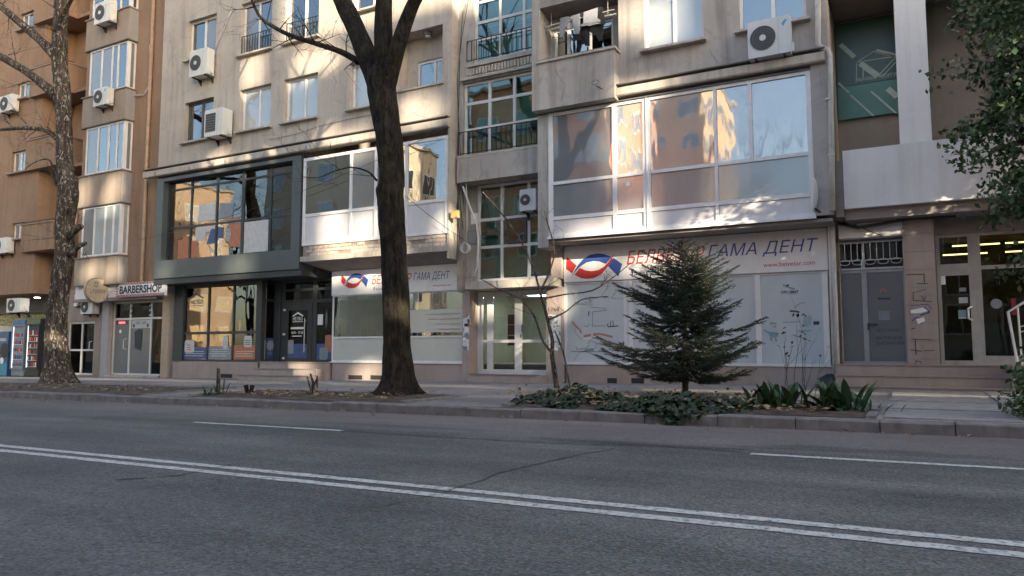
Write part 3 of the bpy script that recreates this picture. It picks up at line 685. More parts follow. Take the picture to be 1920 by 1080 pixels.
MB().box(-15.78, -11.0, 20.2, 20.3, .6, 3.5).build('partition', mRoomW, bld); MB().box(-11.9, -11.05, 20.05, 20.18, .6, 3.4).build('green_panel', plain('green_panel', (.05, .16, .06), .6), bld)
MB().box(-13.5, -12.2, 19.6, 19.7, .6, 3.4).build('dark_door', mRoomD, bld); MB().box(-14.6, -14.0, 19.2, 19.5, .6, 3.3).build('cabinet', mGreyP, bld)
MB().box(-14.2, -11.4, 18.1, 18.7, 1.30, 1.35).build('desk', mSignW, bld); MB().box(-14.2, -11.4, 18.3, 18.4, .62, 1.298).build('desk_front', mWood, bld)
for x in (-14.0, -13.1, -12.5, -11.9): MB().prism(rrect(x-.2, x+.2, 1.352, 1.62, .05), 18.25, 18.32, 'y').build('monitor', mBlack, bld)

# ---- stairwell
YS = 17.0
sw = facade(MB(), XA, XB0+.2, 5.61, TOP, YS, [(-10.42, -8.3, 9.0, 11.9), (-10.76, -8.3, 6.36, 8.46)])
sw.build('stair_wall', mStair, bld)
def stairwin(x0, x1, z0, z1, hc, vc, Y, pm=gTeal): return window(bld, x0, x1, z0, z1, Y, vc, hc, fw=.07, mw=.08, fm=mAlu, sill=False, name='stair_window', pm=pm)
w1 = stairwin(-10.42, -8.3, 9.0, 11.9, (9.67, 10.16, 10.75, 11.3), (-9.62, -8.88), YS+.1)
w2 = stairwin(-10.76, -8.3, 6.36, 8.46, (7.13, 7.87), (-9.95, -9.18), YS+.1)
railing(w1, -10.6, -8.25, 9.03, 9.62, YS-.06, 15, ret=.055); railing(w2, -10.82, -8.25, 6.39, 7.03, YS-.12, 17, ret=.115)
MB().box(-10.85, -8.25, YS-.16, YS-.002, 6.29, 6.355).build('ledge', mConc, bld)
pan = facade(MB(), -10.85, -8.25, 5.61, 6.288, YS-.15, []); pan.quad((-10.85,YS-.15,5.61), (-10.85,YS-.002,5.61), (-8.25,YS-.002,5.61), (-8.25,YS-.15,5.61)); pan.quad((-8.25,YS-.15,5.61), (-8.25,YS-.002,5.61), (-8.25,YS-.002,6.288), (-8.25,YS-.15,6.288)); pan.build('parapet', mStair, bld)
MB().box(-10.8, -8.25, YS-.10, YS-.002, 8.50, 8.58).build('ledge', mStair, bld); MB().box(-10.6, -8.25, YS-.08, YS-.002, 8.86, 8.97).build('ledge', mStair, bld)
for k in range(24): MB().box(-10.62+k*.1, -10.55+k*.1, YS-.05, YS-.002, 8.62+random.uniform(0, .03), 8.82).build('dentil', mConc, bld)
MB().box(-10.9, -8.06, 17.82, 17.9, 2.95, 12).build('stair_hall_wall', plain('stair_hall_paint', (.50, .60, .565), .9, var=.1), bld)
for z in (4.2, 5.6, 7.1, 8.6, 10.1): MB().box(-10.85, -8.3, 17.62, 17.81, z, z+.12).build('stair_landing', mSoff, bld)
# glazed stair recess above the entrance
rc = MB(); YC = 17.42
rc.quad((XA,YS,2.6), (XA,YC,2.6), (XA,YC,5.61), (XA,YS,5.61)); rc.quad((-10.95,YS,5.609), (-8.05,YS,5.609), (-8.05,YC,5.609), (-10.95,YC,5.609))
rc.build('recess_wall', mStair, bld)
MB().box(XA, -10.5, YC, YC+.2, 2.9, 5.6).build('recess_jamb', mStair, bld)
w3 = stairwin(-10.5, -8.05, 2.9, 5.6, (3.85, 4.62), (-9.74, -8.91), YC)
MB().box(-9.56, -8.96, YC-.06, YC-.005, 3.90, 4.58).build('casement', mDark, w3); 
MB().box(-9.5, -9.02, YC-.064, YC-.0605, 3.96, 4.52).build('pane', gTeal, w3)
MB().box(-10.62, -7.98, 16.95, 17.72, 2.66, 2.86).build('canopy', mConc, bld)
# stone piers either side of the door
MB().box(-10.965, -10.72, 17.36, 17.8, -.4, 2.655).build('pier', mStone, bld); MB().box(-10.965, -10.90, 17.3, 17.6, 2.66, 3.5).build('pier', mStone, bld)
MB().box(-8.36, -7.9, 17.36, 17.8, -.4, 2.655).build('pier', mStone, bld); MB().box(-8.2, -7.9, 17.30, 17.6, 2.87, 3.78).build('pier', mStone, bld)
# entrance door
Ye = 17.73
ed = MB()
for a, b in ((-10.57, -10.52), (-10.38, -10.19), (-9.51, -9.29), (-8.56, -8.37)): ed.box(a, b, Ye, Ye+.07, .36, 2.62)
ed.box(-10.715, -10.57, Ye+.05, Ye+.1, .36, 2.62)
for a, b in ((-10.52, -10.38), (-10.19, -9.51), (-9.29, -8.56)):
    for c, d in ((.36, .49), (1.22, 1.30), (2.50, 2.62)): ed.box(a, b, Ye+.003, Ye+.067, c, d)
edoor = ed.build('entrance_door', mAlu, bld); edoor['label'] = 'white aluminium double door of the stairwell'
for a, b in ((-10.52, -10.38), (-10.19, -9.51), (-9.29, -8.56)):
    for c, d in ((.49, 1.22), (1.30, 2.50)): MB().box(a+.001, b-.001, Ye+.03, Ye+.038, c+.001, d-.001).build('pane', gTeal if False else gShop, edoor)
MB().tube([(-9.25, Ye-.01, 1.5), (-9.25, Ye-.07, 1.52), (-9.25, Ye-.07, 1.68), (-9.25, Ye-.01, 1.7)], .012, 6).build('handle', mIron, edoor)
MB().box(-9.33, -9.30, Ye-.006, Ye-.001, 1.35, 1.45).build('lock_plate', mIron, edoor)
MB().box(-10.72, -8.36, 17.25, 17.8, -.4, .355).build('door_step', mStone, bld); MB().box(-10.72, -8.36, 17.22, 17.3, .357, .375).build('step_tread', mSlab, bld)
# hall
hl = MB(); hl.quad((-10.9,21,.36), (-8.1,21,.36), (-8.1,21,2.9), (-10.9,21,2.9)); hl.quad((-10.9,17.85,.36), (-10.9,21,.36), (-10.9,21,2.9), (-10.9,17.85,2.9)); hl.quad((-10.9,17.85,2.65), (-10.9,21,2.65), (-8.1,21,2.65), (-8.1,17.85,2.65)); hl.quad((-8.1,21,.36), (-8.1,17.85,.36), (-8.1,17.85,2.9), (-8.1,21,2.9))
hl.quad((-10.9,17.85,.63), (-8.1,17.85,.63), (-8.1,21,.63), (-10.9,21,.63))
hl.build('hall_wall', mRoomG, bld)
for k in range(3): MB().box(-10.15, -9.85, 18.5, 18.62, 1.15+k*.3, 1.43+k*.3).build('letter_box', mInk, bld)
MB().box(-10.05, -9.25, 20.9, 20.98, .64, 2.3).build('inner_door', mGreyP, bld)
MB().box(-9.1, -8.4, 20.9, 20.98, .64, 2.3).build('inner_door', mGreyP, bld)
MB().box(-8.75, -8.6, 18.3, 18.4, .64, 2.2).build('hall_post', mInk, bld)

# ---- right wing
YP = 16.3
rb = [(-5.38, -3.95, 8.19, 9.62), (-3.15, -1.72, 8.19, 9.62)]
up = [(a, b, c+2.94, d+2.94) for a, b, c, d in rb]
mb = facade(MB(), -6.03, XB1, 7.37, TOP, YU, rb+up); mb.build('wall', mB, bld)
MB().box(XB1-.36, XB1, YU-.0, YU+.3, 7.0, 7.369).build('wall_corner', mB, bld)
pb = MB(); pb.box(XB0, -8.02, YP, 17.6, 7.06, TOP); pb.build('pier', mB, bld)
pp = MB(); pp.box(-8.02, -6.03, YP+.001, YP+.14, 7.06, 8.26); pp.box(-6.17, -6.03, YP+.14, YU+.1, 7.06, 8.26); pp.box(-8.02, -6.17, YP+.14, 17.6, 7.06, 7.2); pp.build('balcony_parapet', mB, bld)
MB().box(-8.1, -5.98, YP-.05, YP+.19, 8.262, 8.32).build('parapet_cap', mConc, bld); MB().box(-6.22, -5.98, YP+.19, YU-.002, 8.262, 8.32).build('parapet_cap', mConc, bld)
MB().box(-8.08, -6.0, YP-.03, YP+.17, 8.322, 8.345).build('cap_flashing', mRoomD, bld)
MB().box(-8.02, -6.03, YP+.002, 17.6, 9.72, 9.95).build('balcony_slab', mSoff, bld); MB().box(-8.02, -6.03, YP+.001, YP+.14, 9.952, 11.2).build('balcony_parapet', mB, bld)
lw = facade(MB(), -8.02, -6.03, 7.2, 9.72, 17.02, [(-7.95, -6.3, 7.25, 9.4)]); lw.build('loggia_wall', mB, bld)
gOr = glass('loggia_glass', .35, (.3, .3, .3), .05)
window(bld, -7.95, -6.3, 7.25, 9.4, 17.06, (-7.55, -6.95), fw=.06, sill=False, panes=[gOr])
ii = [gCurt, gCurt]
window(bld, *rb[0], YU+.12, (-4.66,), panes=[gCurt, gCurt]); window(bld, *rb[1], YU+.12, (-2.42,), panes=[gSky, gSky])
for h in up: window(bld, *h, YU+.12, ((h[0]+h[1])/2,), panes=[gSky])
MB().prism([(16.45, 7.33), (16.45, 7.16), (16.48, 7.13), (16.72, 7.13), (16.72, 7.368), (16.60, 7.40)], -6.02, -1.37, 'x').build('cornice', mConc, bld)
MB().box(-6.02, -1.36, 16.42, 16.60, 7.401, 7.425).build('cornice_flashing', mRoomD, bld)
MB().box(-8.23, -1.7, 16.56, 17.0, 7.032, 7.058).build('bay_head', mRoomD, bld)
# big white bay window
bf = MB(); yb0, yb1 = 16.6, 16.70; c5 = [(-7.81, -6.21), (-6.1, -5.44), (-5.26, -3.76), (-3.69, -2.99), (-2.91, -1.78)]; c4 = c5[:3]+[(-3.69, -1.78)]
def rowf(cl, z0, z1):
    e = [-7.93]+[q for a in cl for q in a]+[-1.68]
    for i in range(0, len(e), 2): bf.box(e[i], e[i+1], yb0, yb1, z0, z1)
rowf(c5, 5.25, 6.95); rowf(c4, 4.36, 5.17); rowf(c4, 3.93, 4.27)
for z0, z1 in ((6.95, 7.03), (5.17, 5.25), (4.27, 4.36), (3.83, 3.93)): bf.box(-7.93, -1.68, yb0, yb1, z0, z1)
bf.box(-5.36, -5.33, yb0-.02, yb0-.001, 3.83, 7.02); bf.box(-7.95, -1.66, yb0-.05, yb0-.002, 3.79, 3.85)
bbay = bf.build('bay_window', mWhite, bld); bbay['label'] = 'wide white framed bay window with blue-grey glass'
for a, b in c5: MB().box(a+.001, b-.001, yb0+.04, yb0+.048, 5.251, 6.949).build('pane', gBay, bbay)
for a, b in c4:
    MB().box(a+.001, b-.001, yb0+.04, yb0+.048, 4.361, 5.169).build('pane', gBay2, bbay); MB().box(a+.006, b-.006, yb0+.03, yb0+.05, 3.936, 4.264).build('panel', mWhiteP, bbay)
MB().cyl((-5.82, yb0+.036, 4.98), 'y', .06, -.02, 0, 18).build('vent_disc', mSignW, bbay)
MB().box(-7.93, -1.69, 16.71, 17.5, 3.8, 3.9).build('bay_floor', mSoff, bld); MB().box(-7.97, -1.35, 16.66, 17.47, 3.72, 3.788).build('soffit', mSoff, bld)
MB().box(-1.675, XB1, 16.6, 17.4, 3.85, 7.128).build('pier', mB, bld); MB().box(XB0, -7.94, 16.62, 17.5, 3.6, 7.058).build('pier', mStair, bld)
# dental shop (right wing) lower windows: printed film panes
c3 = [(-7.83, -6.28), (-6.05, -4.56), (-4.48, -3.11), (-2.99, -1.68)]
ff = MB(); e = [-7.9]+[q for a in c3 for q in a]+[-1.56]
for i in range(0, len(e), 2): ff.box(e[i], e[i+1], YG, YG+.09, .66, 2.76)
for a, b in c3: ff.box(a, b, YG+.003, YG+.087, .66, .71); ff.box(a, b, YG+.003, YG+.087, 2.72, 2.76)
ff.box(-7.92, -1.54, YG-.05, YG-.002, .648, .69)
s2 = ff.build('shopfront', mWhite, bld); s2['label'] = 'four white framed windows covered with pale printed film'
for a, b in c3: MB().box(a+.001, b-.001, YG+.03, YG+.038, .711, 2.719).build('pane', gFrostB, s2)
MB().box(-6.18, -6.15, YG-.012, YG-.001, .69, 2.76).build('frame_joint', mAlu, s2)
MB().box(-7.9, -1.5, YG+.10, YG+.2, .66, 3.72).build('backing_wall', mB, bld)

# ================================================================== SIGNS ON THE MAIN BUILDING
LG = [('mRed', [(150,190),(320,350),(240,490),(135,400)]),
      ('mRed', [(285,515),(380,400),(470,445),(580,470),(700,455),(800,400),(870,330),(960,200),(925,300),(860,405),(750,530),(620,590),(500,598),(400,580)]),
      ('mBlue', [(228,555),(300,425),(365,330),(450,240),(560,180),(680,165),(800,185),(925,245),(830,355),(720,305),(620,290),(500,310),(400,365),(300,460)]),
      ('mBlue', [(955,260),(1100,375),(1035,585),(870,400)])]
def logo(x0, x1, z0, z1, Y, par):
    for i, (mm, pts) in enumerate(LG):
        q = [(x0+(x1-x0)*(x-135)/965, z0+(z1-z0)*(600-y)/435) for x, y in pts]
        MB().prism(q, Y-.002*i-.003, Y-.002*i, 'y').build('logo_shape', globals()[mm], par)
def dental_sign(board, x0, x1, z0, z1, Y, label, lx, t1, t2, zb, zt, fb, web):
    s = MB().box(x0, x1, Y, Y+.04, z0, z1).build('sign_board', mSignW); tag(s, label, 'sign')
    logo(*lx, Y-.002, s)
    for k in range(1, 4): MB().box(x0+(x1-x0)*k/4-.002, x0+(x1-x0)*k/4+.002, Y-.0006, Y-.0001, z0+.01, z1-.01).build('seam', mAlu, s)
    for k in range(9):
        for z in (z0+.04, z1-.04): MB().cyl((x0+.05+(x1-x0-.1)*k/8, Y, z), 'y', .008, -.003, -.0001, 8).build('screw', mAlu, s)
    lettering('БЕЛВЕЗАР', t1[0], zb, Y-.004, zt-zb, mRed, s, t1[1]-t1[0], .25, .0)
    lettering('ГАМА ДЕНТ', t2[0], zb, Y-.004, zt-zb, mBlue, s, t2[1]-t2[0], .25, .0)
    lettering('f', fb[0], fb[1], Y-.004, fb[2], mBlue, s, None, 0, .03); lettering('BelVezar Gama Dent', fb[0]+fb[2]*.8, fb[1]+.01, Y-.004, fb[2]*.62, mInkG, s, fb[3])
    lettering('www.belvezar.com', web[0], web[1], Y-.004, web[2], mRed, s, web[3])
    return s
Ys = YG-.05
dental_sign(0, -7.88, -1.54, 2.77, 3.70, Ys, 'wide white dental shop sign behind the spruce with red and blue lettering', (-7.82, -6.28, 2.83, 3.47), (-6.16, -4.22), (-4.15, -1.72), 3.14, 3.49, (-6.05, 2.87, .16, 1.2), (-2.9, 2.90, .10, 1.1))
dental_sign(0, -15.8, -10.98, 2.70, 3.455, Ys, 'white dental shop sign partly hidden by the thick tree trunk', (-15.42, -14.35, 2.90, 3.36), (-14.22, -12.75), (-12.68, -11.42), 2.99, 3.26, (-14.15, 2.80, .11, .8), (-12.0, 2.83, .055, .62))
mPrintR = plain('print_soft_red', (.50, .20, .15), .6)
def stroke(pts, w, mat, par, Y, name='print_line'):
    if name == 'print_line' and mat is not mRed: w *= 1.1
    if name == 'print_line' and mat is mRed: mat = mPrintR
    q = [P(a, b, Y) for a, b in pts]; mb = MB()
    for (a, b) in zip(q, q[1:]):
        dx, dz = b[0]-a[0], b[1]-a[1]; l = math.hypot(dx, dz) or 1; nx, nz = -dz/l*w/2, dx/l*w/2
        mb.prism([(a[0]+nx, a[1]+nz), (b[0]+nx, b[1]+nz), (b[0]-nx, b[1]-nz), (a[0]-nx, a[1]-nz)], Y-.002, Y, 'y')
    return mb.build(name, mat, par)
Yq = YG+.024
def z2(pts): return [(1050+x*130/878, 530+y*160/1080) for x, y in pts]
for pts, w, mm in (([(150,490),(200,550),(255,600),(272,640)], .045, mRed), ([(300,680),(390,660)], .06, mRed), ([(420,650),(520,650),(665,685)], .05, mRed), ([(385,310),(580,325),(590,350),(410,370),(410,560)], .014, mInkG), ([(370,360),(360,420)], .02, mInk),
                   ([(430,545),(580,545)], .012, mInkG), ([(600,520),(610,560),(740,545)], .018, mInk), ([(640,480),(640,550)], .012, mInk), ([(670,475),(675,560)], .012, mInk), ([(300,710),(400,700),(470,675)], .02, mSignW), ([(345,775),(395,730),(470,770),(600,800),(625,830),(625,870)], .016, mInkG), ([(470,770),(445,840)], .014, mInkG), ([(140,870),(280,870),(620,875)], .018, mInkG), ([(200,800),(215,845),(330,830),(370,790)], .016, mInkG), ([(170,990),(250,880),(340,870),(490,945)], .012, mInkG), ([(180,560),(200,640),(280,730)], .012, mInkG), ([(300,540),(340,560),(370,520)], .014, mInkG)):
    stroke(z2(pts), w, mm, s2, Yq)
MB().prism([P(*q, Yq) for q in z2([(290,860),(350,835),(430,830),(430,860)])], Yq-.002, Yq, 'y').build('print_shape', mInkG, s2)
q0 = P(*z2([(362,225)])[0], Yq); lettering('C', q0[0], q0[1], Yq-.001, .09, mInk, s2, .06, 0, .02); lettering('hilder', q0[0]+.07, q0[1]+.03, Yq-.001, .07, mInkG, s2, .2)
def z3(pts): return [(1420+x*140/840, 510+y*180/1080) for x, y in pts]
q0 = P(*z3([(270,243)])[0], Yq); q1 = P(*z3([(462,240)])[0], Yq); lettering('DIPLOMAT', q0[0], q0[1], Yq-.001, .062, mInk, s2, q1[0]-q0[0], 0, .02)
for pts, w, mm in (([(288,145),(340,170),(420,192)], .03, mInkG), ([(340,248),(455,246)], .008, mInkG), ([(420,410),(440,380),(490,348),(545,345)], .012, mInkG), ([(365,440),(420,440),(475,452)], .03, mInk), ([(410,465),(400,500)], .03, mInk), ([(500,490),(520,470),(548,500)], .022, mInk), ([(530,500),(515,615)], .014, mTeal), ([(555,490),(540,615)], .014, mTeal), ([(580,485),(565,615)], .014, mTeal), ([(605,485),(590,610)], .014, mTeal), ([(460,665),(600,660)], .02, mInkG), ([(280,570),(490,555)], .01, mInkG), ([(75,650),(110,675),(240,690)], .03, mTeal), ([(140,575),(215,580)], .03, mTeal), ([(180,620),(215,610)], .02, mTeal), ([(150,735),(160,775)], .012, mInk), ([(205,740),(215,780)], .012, mInk), ([(400,710),(520,742)], .02, mInkG)):
    stroke(z3(pts), w, mm, s2, Yq)
MB().prism([P(*q, Yq) for q in z3([(630,555),(697,553),(697,592),(632,595)])][::-1], Yq-.002, Yq, 'y').build('print_shape', mInk, s2)
MB().prism([P(*q, Yq) for q in z3([(120,690),(240,690),(225,730),(170,740)])][::-1], Yq-.002, Yq, 'y').build('print_shape', mTeal, s2)
# torn posters on the two stone piers
for (x0, x1, z0, z1, Yp, lab) in ((-10.955, -10.735, 1.0, 2.0, 17.357, 'torn white paper notices on the pier left of the entrance'), (-8.33, -7.95, 1.0, 1.95, 17.357, 'torn white paper notices on the pier right of the entrance')):
    po = thing('torn_notices', lab, 'notices', (x0, Yp, z0), 'torn notices on the entrance piers'); rr = random.Random(int(-x0*10))
    for k in range(70):
        a = rr.uniform(x0, x1-.06); b = min(x1, a+rr.uniform(.05, .17)); c = rr.uniform(z0, z1-.06); d = min(z1, c+rr.uniform(.04, .16))
        MB().prism([(a, c+rr.uniform(0, .03)), (b, c-rr.uniform(0, .02)), (b+rr.uniform(-.03, 0), d), (a+rr.uniform(0, .03), d-rr.uniform(0, .03))], Yp-.0012*(k % 9)-.002, Yp-.0012*(k % 9)-.001, 'y').build('paper_scrap', mPost if k % 7 else mInkG, po)
lettering('1768', -8.3, 2.02, 17.354, .1, mInk, bld, .3, name='painted_number')

# ================================================================== LEFT BROWN BUILDING
lb = thing('brown_apartment_building', 'brown plastered apartment block with grey oriel windows and balconies', 'building', (-28, 17.5, 0))
XR = XL-.004; YW = 17.0; YF = 16.7; XF = -30.84
mb = MB(); mb.quad((-45,26,-1), (XR,26,-1), (XR,26,TOP), (-45,26,TOP)); mb.quad((-45,YF,TOP), (XR,YF,TOP), (XR,26,TOP), (-45,26,TOP)); mb.quad((-45,YF,-1), (-45,26,-1), (-45,26,TOP), (-45,YF,TOP))
mb.quad((XR,YW,3.4), (XR,26,3.4), (XR,26,TOP), (XR,YW,TOP)); mb.quad((XR,17.6,-1), (XR,26,-1), (XR,26,3.4), (XR,17.6,3.4)); mb.build('shell_wall', mL, lb)
lh = [(-29.6, -28.7, z, z+2.0) for z in (5.15, 8.5, 11.55, 14.65)]
oz = [(4.47, 6.46), (7.63, 9.58), (10.74, 12.65), (13.85, 15.7)]
YD = 17.9
mb = facade(MB(), XF, -27.93, 3.4, TOP, YD, lh); mb.quad((-27.93,YD,3.4), (-27.93,YW,3.4), (-27.93,YW,TOP), (-27.93,YD,TOP)); mb.build('loggia_wall', mL, lb)
facade(MB(), -27.93, XR, 3.4, TOP, YW, []).build('wall', mL, lb)
sw_ = [(-32.9, -31.9, 14.55, 15.3), (-32.86, -31.87, 11.5, 12.25), (-32.96, -31.68, 8.38, 9.3), (-32.64, -31.63, 5.57, 6.25), (-36.6, -35.2, 12.3, 13.9), (-36.8, -35.4, 8.9, 10.2), (-36.6, -35.2, 5.8, 7.2)]
mb = facade(MB(), -45, XF, 3.3, TOP, YF, sw_, .18); mb.quad((XF,YF,3.3), (XF,YD,3.3), (XF,YD,TOP), (XF,YF,TOP)); mb.quad((-45,YF,3.3), (-45,17.8,3.3), (XF,17.8,3.3), (XF,YF,3.3)); mb.build('front_wall', mL, lb)
for h in sw_: window(lb, *h, YF+.12, ((h[0]+h[1])/2-.1,), fw=.06, mw=.07, panes=[gBlind, gSky], sillmat=mL2)
for h in lh: window(lb, *h, YD+.1, (), fw=.07, panes=[gBlind], sill=False)
# balconies
for (z0, z1) in ((4.95, 6.03), (8.29, 9.50), (11.35, 12.50), (14.46, 15.6)):
    b = MB(); b.box(-31.47, -29.3, 16.47, 16.58, z0, z1); b.box(-29.42, -29.3, 16.58, YD-.002, z0, z1); b.box(-30.83, -29.42, 16.58, YD-.002, z0, z0+.14); b.box(-31.36, -30.83, 16.58, YF-.002, z0, z0+.14); b.box(-29.3, -27.95, 17.02, YD-.002, z0, z0+.14); b.box(-31.47, -31.36, 16.58, YF-.002, z0, z1)
    bal = b.build('balcony', mL2 if False else mL, lb)
    MB().box(-31.52, -29.25, 16.43, 16.62, z1+.002, z1+.05).build('parapet_cap', mL2, bal); MB().box(-29.46, -29.25, 16.62, YD-.003, z1+.002, z1+.05).build('parapet_cap', mL2, bal)
    rl = MB(); rl.tube([(-31.3, 16.52, z1+.12), (-29.36, 16.52, z1+.12), (-29.36, YW-.01, z1+.12)], .018, 6)
    for x in (-31.3, -30.3, -29.36): rl.tube([(x, 16.52, z1+.05), (x, 16.52, z1+.12)], .014, 5)
    rl.build('handrail', mIron, bal)
# oriel column
XO0, XO1, YO = -27.95, -25.3, 16.6
for i, (z0, z1) in enumerate(((3.45, 4.47), (6.46, 7.63), (9.58, 10.74), (12.65, 13.85), (15.7, 17))):
    b = MB(); b.box(XO0, XO1, YO, YW+.2, z0, z1); par = b.build('oriel_parapet', mL2, lb)
    MB().box(XO0-.05, XO1+.05, YO-.05, YW-.003, z1+.001, z1+.04).build('oriel_ledge', mMortar, par); MB().box(XO0-.02, XO1+.02, YO-.02, YW-.003, z0-.035, z0-.001).build('oriel_drip', mRoomD, par)
    MB().box(XO1+.001, XO1+.006, YO+.02, YW-.004, z0+.01, z1-.01).build('side_panel', plain('grey_cladding%d' % i, (.30, .285, .275), .6, var=.06, dirt=.2), par)
for i, (z0, z1) in enumerate(oz):
    pn = [[gBlind, gCurt, gCurt, gCurt], [gBlind, gSky, gSky, gSky], [gBlind, gBlind, gSky, gSky], [gSky, gSky, gSky, gSky]][i]
    w = window(lb, XO0+.25, XO1-.07, z0+.045, z1-.04, YO+.06, ((-26.95), (-26.3), (-25.95)) if i > 1 else (-26.95, -26.3, -25.8), fw=.07, mw=.07, panes=pn, sill=False, name='oriel_window')
    MB().box(XO0+.02, XO0+.25, YO+.08, YW-.01, z0+.045, z1-.04).build('oriel_pier', mL, w)
    s = MB(); xo = XO1-.06
    s.box(xo-.06, xo, YO+.132, YO+.19, z0+.045, z1-.04); s.box(xo-.06, xo, YW-.07, YW-.01, z0+.045, z1-.04); s.box(xo-.058, xo-.002, YO+.19, YW-.07, z0+.046, z0+.11); s.box(xo-.058, xo-.002, YO+.19, YW-.07, z1-.1, z1-.041); s.build('side_frame', mWhite, w)
    MB().box(xo-.035, xo-.028, YO+.191, YW-.071, z0+.111, z1-.101).build('pane', [gCurt, gBlind, gBlind, gSky][i], w)
# ground floor of the brown building
mb = facade(MB(), -29.5, -23.42, -.6, 3.4, 17.28, [(-29.3, -27.6, .06, 2.12), (-26.5, -23.55, .1, 2.82)]); mb.build('shop_wall', mL2, lb)
mb = facade(MB(), -45, -29.5, -.6, 3.3, 17.75, [(-36, -30.2, .0, 2.6)]); mb.quad((-29.5,17.28,-.6), (-29.5,17.75,-.6), (-29.5,17.75,3.3), (-29.5,17.28,3.3)); mb.build('kiosk_wall', mRoomD, lb)
MB().box(-36, -30.2, 17.9, 18, 0, 2.6).build('kiosk_shelf_wall', plain('kiosk_goods', (.45, .42, .2), .7, var=.6, scale=14), lb)
MB().box(-28.2, -23.36, 16.82, 17.6, 2.84, 2.95).build('soffit', mSoff, lb)
MB().box(-28.15, -25.52, 16.80, 16.99, 2.951, 3.44).build('fascia', mRW, lb)
MB().box(-26.9, -26.52, 17.12, 17.277, -.3, 2.83).build('grey_pier', plain('grey_pier', (.36, .35, .355), .7, var=.06), lb)
bw = window(lb, -26.5, -23.55, .1, 2.82, 17.32, (-25.52, -24.3), (2.18,), fw=.06, mw=.07, fm=mAlu, sill=False, name='shopfront', panes=[gFrostG, gFrostG, gShop, gShop, gShop, gShop])
bw['label'] = 'aluminium barber shop front with grey glass'
MB().box(-25.42, -24.36, 17.335, 17.34, 1.82, 2.12).build('sticker_panel', mGreyP, bw)
for k in range(2): MB().box(-25.2, -24.95, 17.331, 17.334, 1.98+k*.06, 2.0+k*.06).build('text_line', mInk, bw); MB().box(-24.85, -24.6, 17.331, 17.334, 1.98+k*.06, 2.0+k*.06).build('text_line', mInk, bw)
for x in (-25.3, -24.5): g = MB(); blob(g, rrect(x-.05, x+.05, 1.86, 1.98, .02)[::-1], 17.330); g.build('sticker', mInk, bw)
g = MB(); blob(g, [(-25.2, 1.1), (-24.85, 1.0), (-24.8, 1.75), (-25.0, 1.8), (-25.25, 1.7)][::-1], 17.334); g.build('coat_silhouette', mInk, bw)
for x in (-25.46, -24.38):
    for k in range(6): MB().prism([(x-.05, 2.25+k*.09), (x+.05, 2.29+k*.09), (x+.05, 2.33+k*.09), (x-.05, 2.29+k*.09)], 17.312, 17.318, 'y').build('stripe', mInk if k % 2 else mSignW, bw)
MB().box(-26.36, -25.7, 17.345, 17.349, 1.98, 2.10).build('led_panel', mBlack, bw)
MB().box(-26.22, -25.84, 17.340, 17.344, 2.01, 2.075).build('led_text', emit('led_red', (1, .04, .05), 2.5), bw)
MB().cyl((-26.1, 17.345, 1.72), 'y', .07, -.006, 0, 16).build('sticker', mSignW, bw)
MB().tube([(-25.64, 17.30, 1.05), (-25.70, 17.22, 1.08), (-25.70, 17.22, 1.42), (-25.64, 17.30, 1.45)], .018, 7).build('handle', mAlu, bw)
MB().box(-26.6, -23.5, 17.1, 17.3, -.4, .095).build('door_step', mConc, lb)
d2 = window(lb, -29.3, -27.6, .06, 2.12, 17.32, (-28.45,), (1.02,), fw=.07, mw=.07, fm=mAlu, sill=False, name='glazed_door', panes=[gShop]); d2['label'] = 'white framed glazed shop door beside the plane tree'
MB().tube([(-27.78, 17.31, 1.0), (-27.82, 17.24, 1.03), (-27.82, 17.24, 1.33), (-27.78, 17.31, 1.36)], .018, 7).build('handle', mAlu, d2)
MB().box(-29.3, -27.4, 18.4, 18.5, .05, 2.6).build('partition', mWood, lb); MB().box(-26.6, -23.5, 18.6, 18.7, .05, 3).build('partition', mRoomD, lb)
# drain pipe
def pipe(pts, r, mat, label, name='drain_pipe', clips=()):
    th = MB().tube(pts, r, 10).build(name, mat, None, True); tag(th, label, 'pipe')
    for (q, ax) in clips: MB().tube([Vector(q)-Vector(ax)*.03, Vector(q)+Vector(ax)*.03], r*1.25, 10).build('pipe_clip', mat, th)
    return th
pipe([(-24.35, 16.91, 18), (-24.35, 16.91, 3.6), (-24.30, 16.88, 3.2)], .065, mPipe, 'brown drain pipe running down the brown block beside the oriel', clips=[((-24.35, 16.91, z), (0, 0, 1)) for z in (4.4, 5.9, 8.6, 11, 13)])
# BARBERSHOP sign
bs = MB().box(-25.5, -22.75, 16.70, 16.78, 2.93, 3.45).build('barber_sign', mSignW); tag(bs, 'white shop sign reading BARBERSHOP with striped border', 'sign')
lettering('BARBERSHOP', -25.28, 3.045, 16.694, .29, mInk, bs, 2.35, 0, .035)
for k in range(30):
    for (z0, z1) in ((2.932, 3.02), (3.365, 3.448)):
        x = -25.49+k*.0895; MB().prism([(x, z0), (x+.055, z0), (x+.12, z1), (x+.065, z1)], 16.693, 16.698, 'y').build('stripe', (mRed, mNavy)[k % 2], bs)
for k in range(4): MB().prism([(-25.49, 3.02+k*.09), (-25.36, 3.06+k*.09), (-25.36, 3.10+k*.09), (-25.49, 3.06+k*.09)], 16.693, 16.698, 'y').build('stripe', (mRed, mNavy)[k % 2], bs)
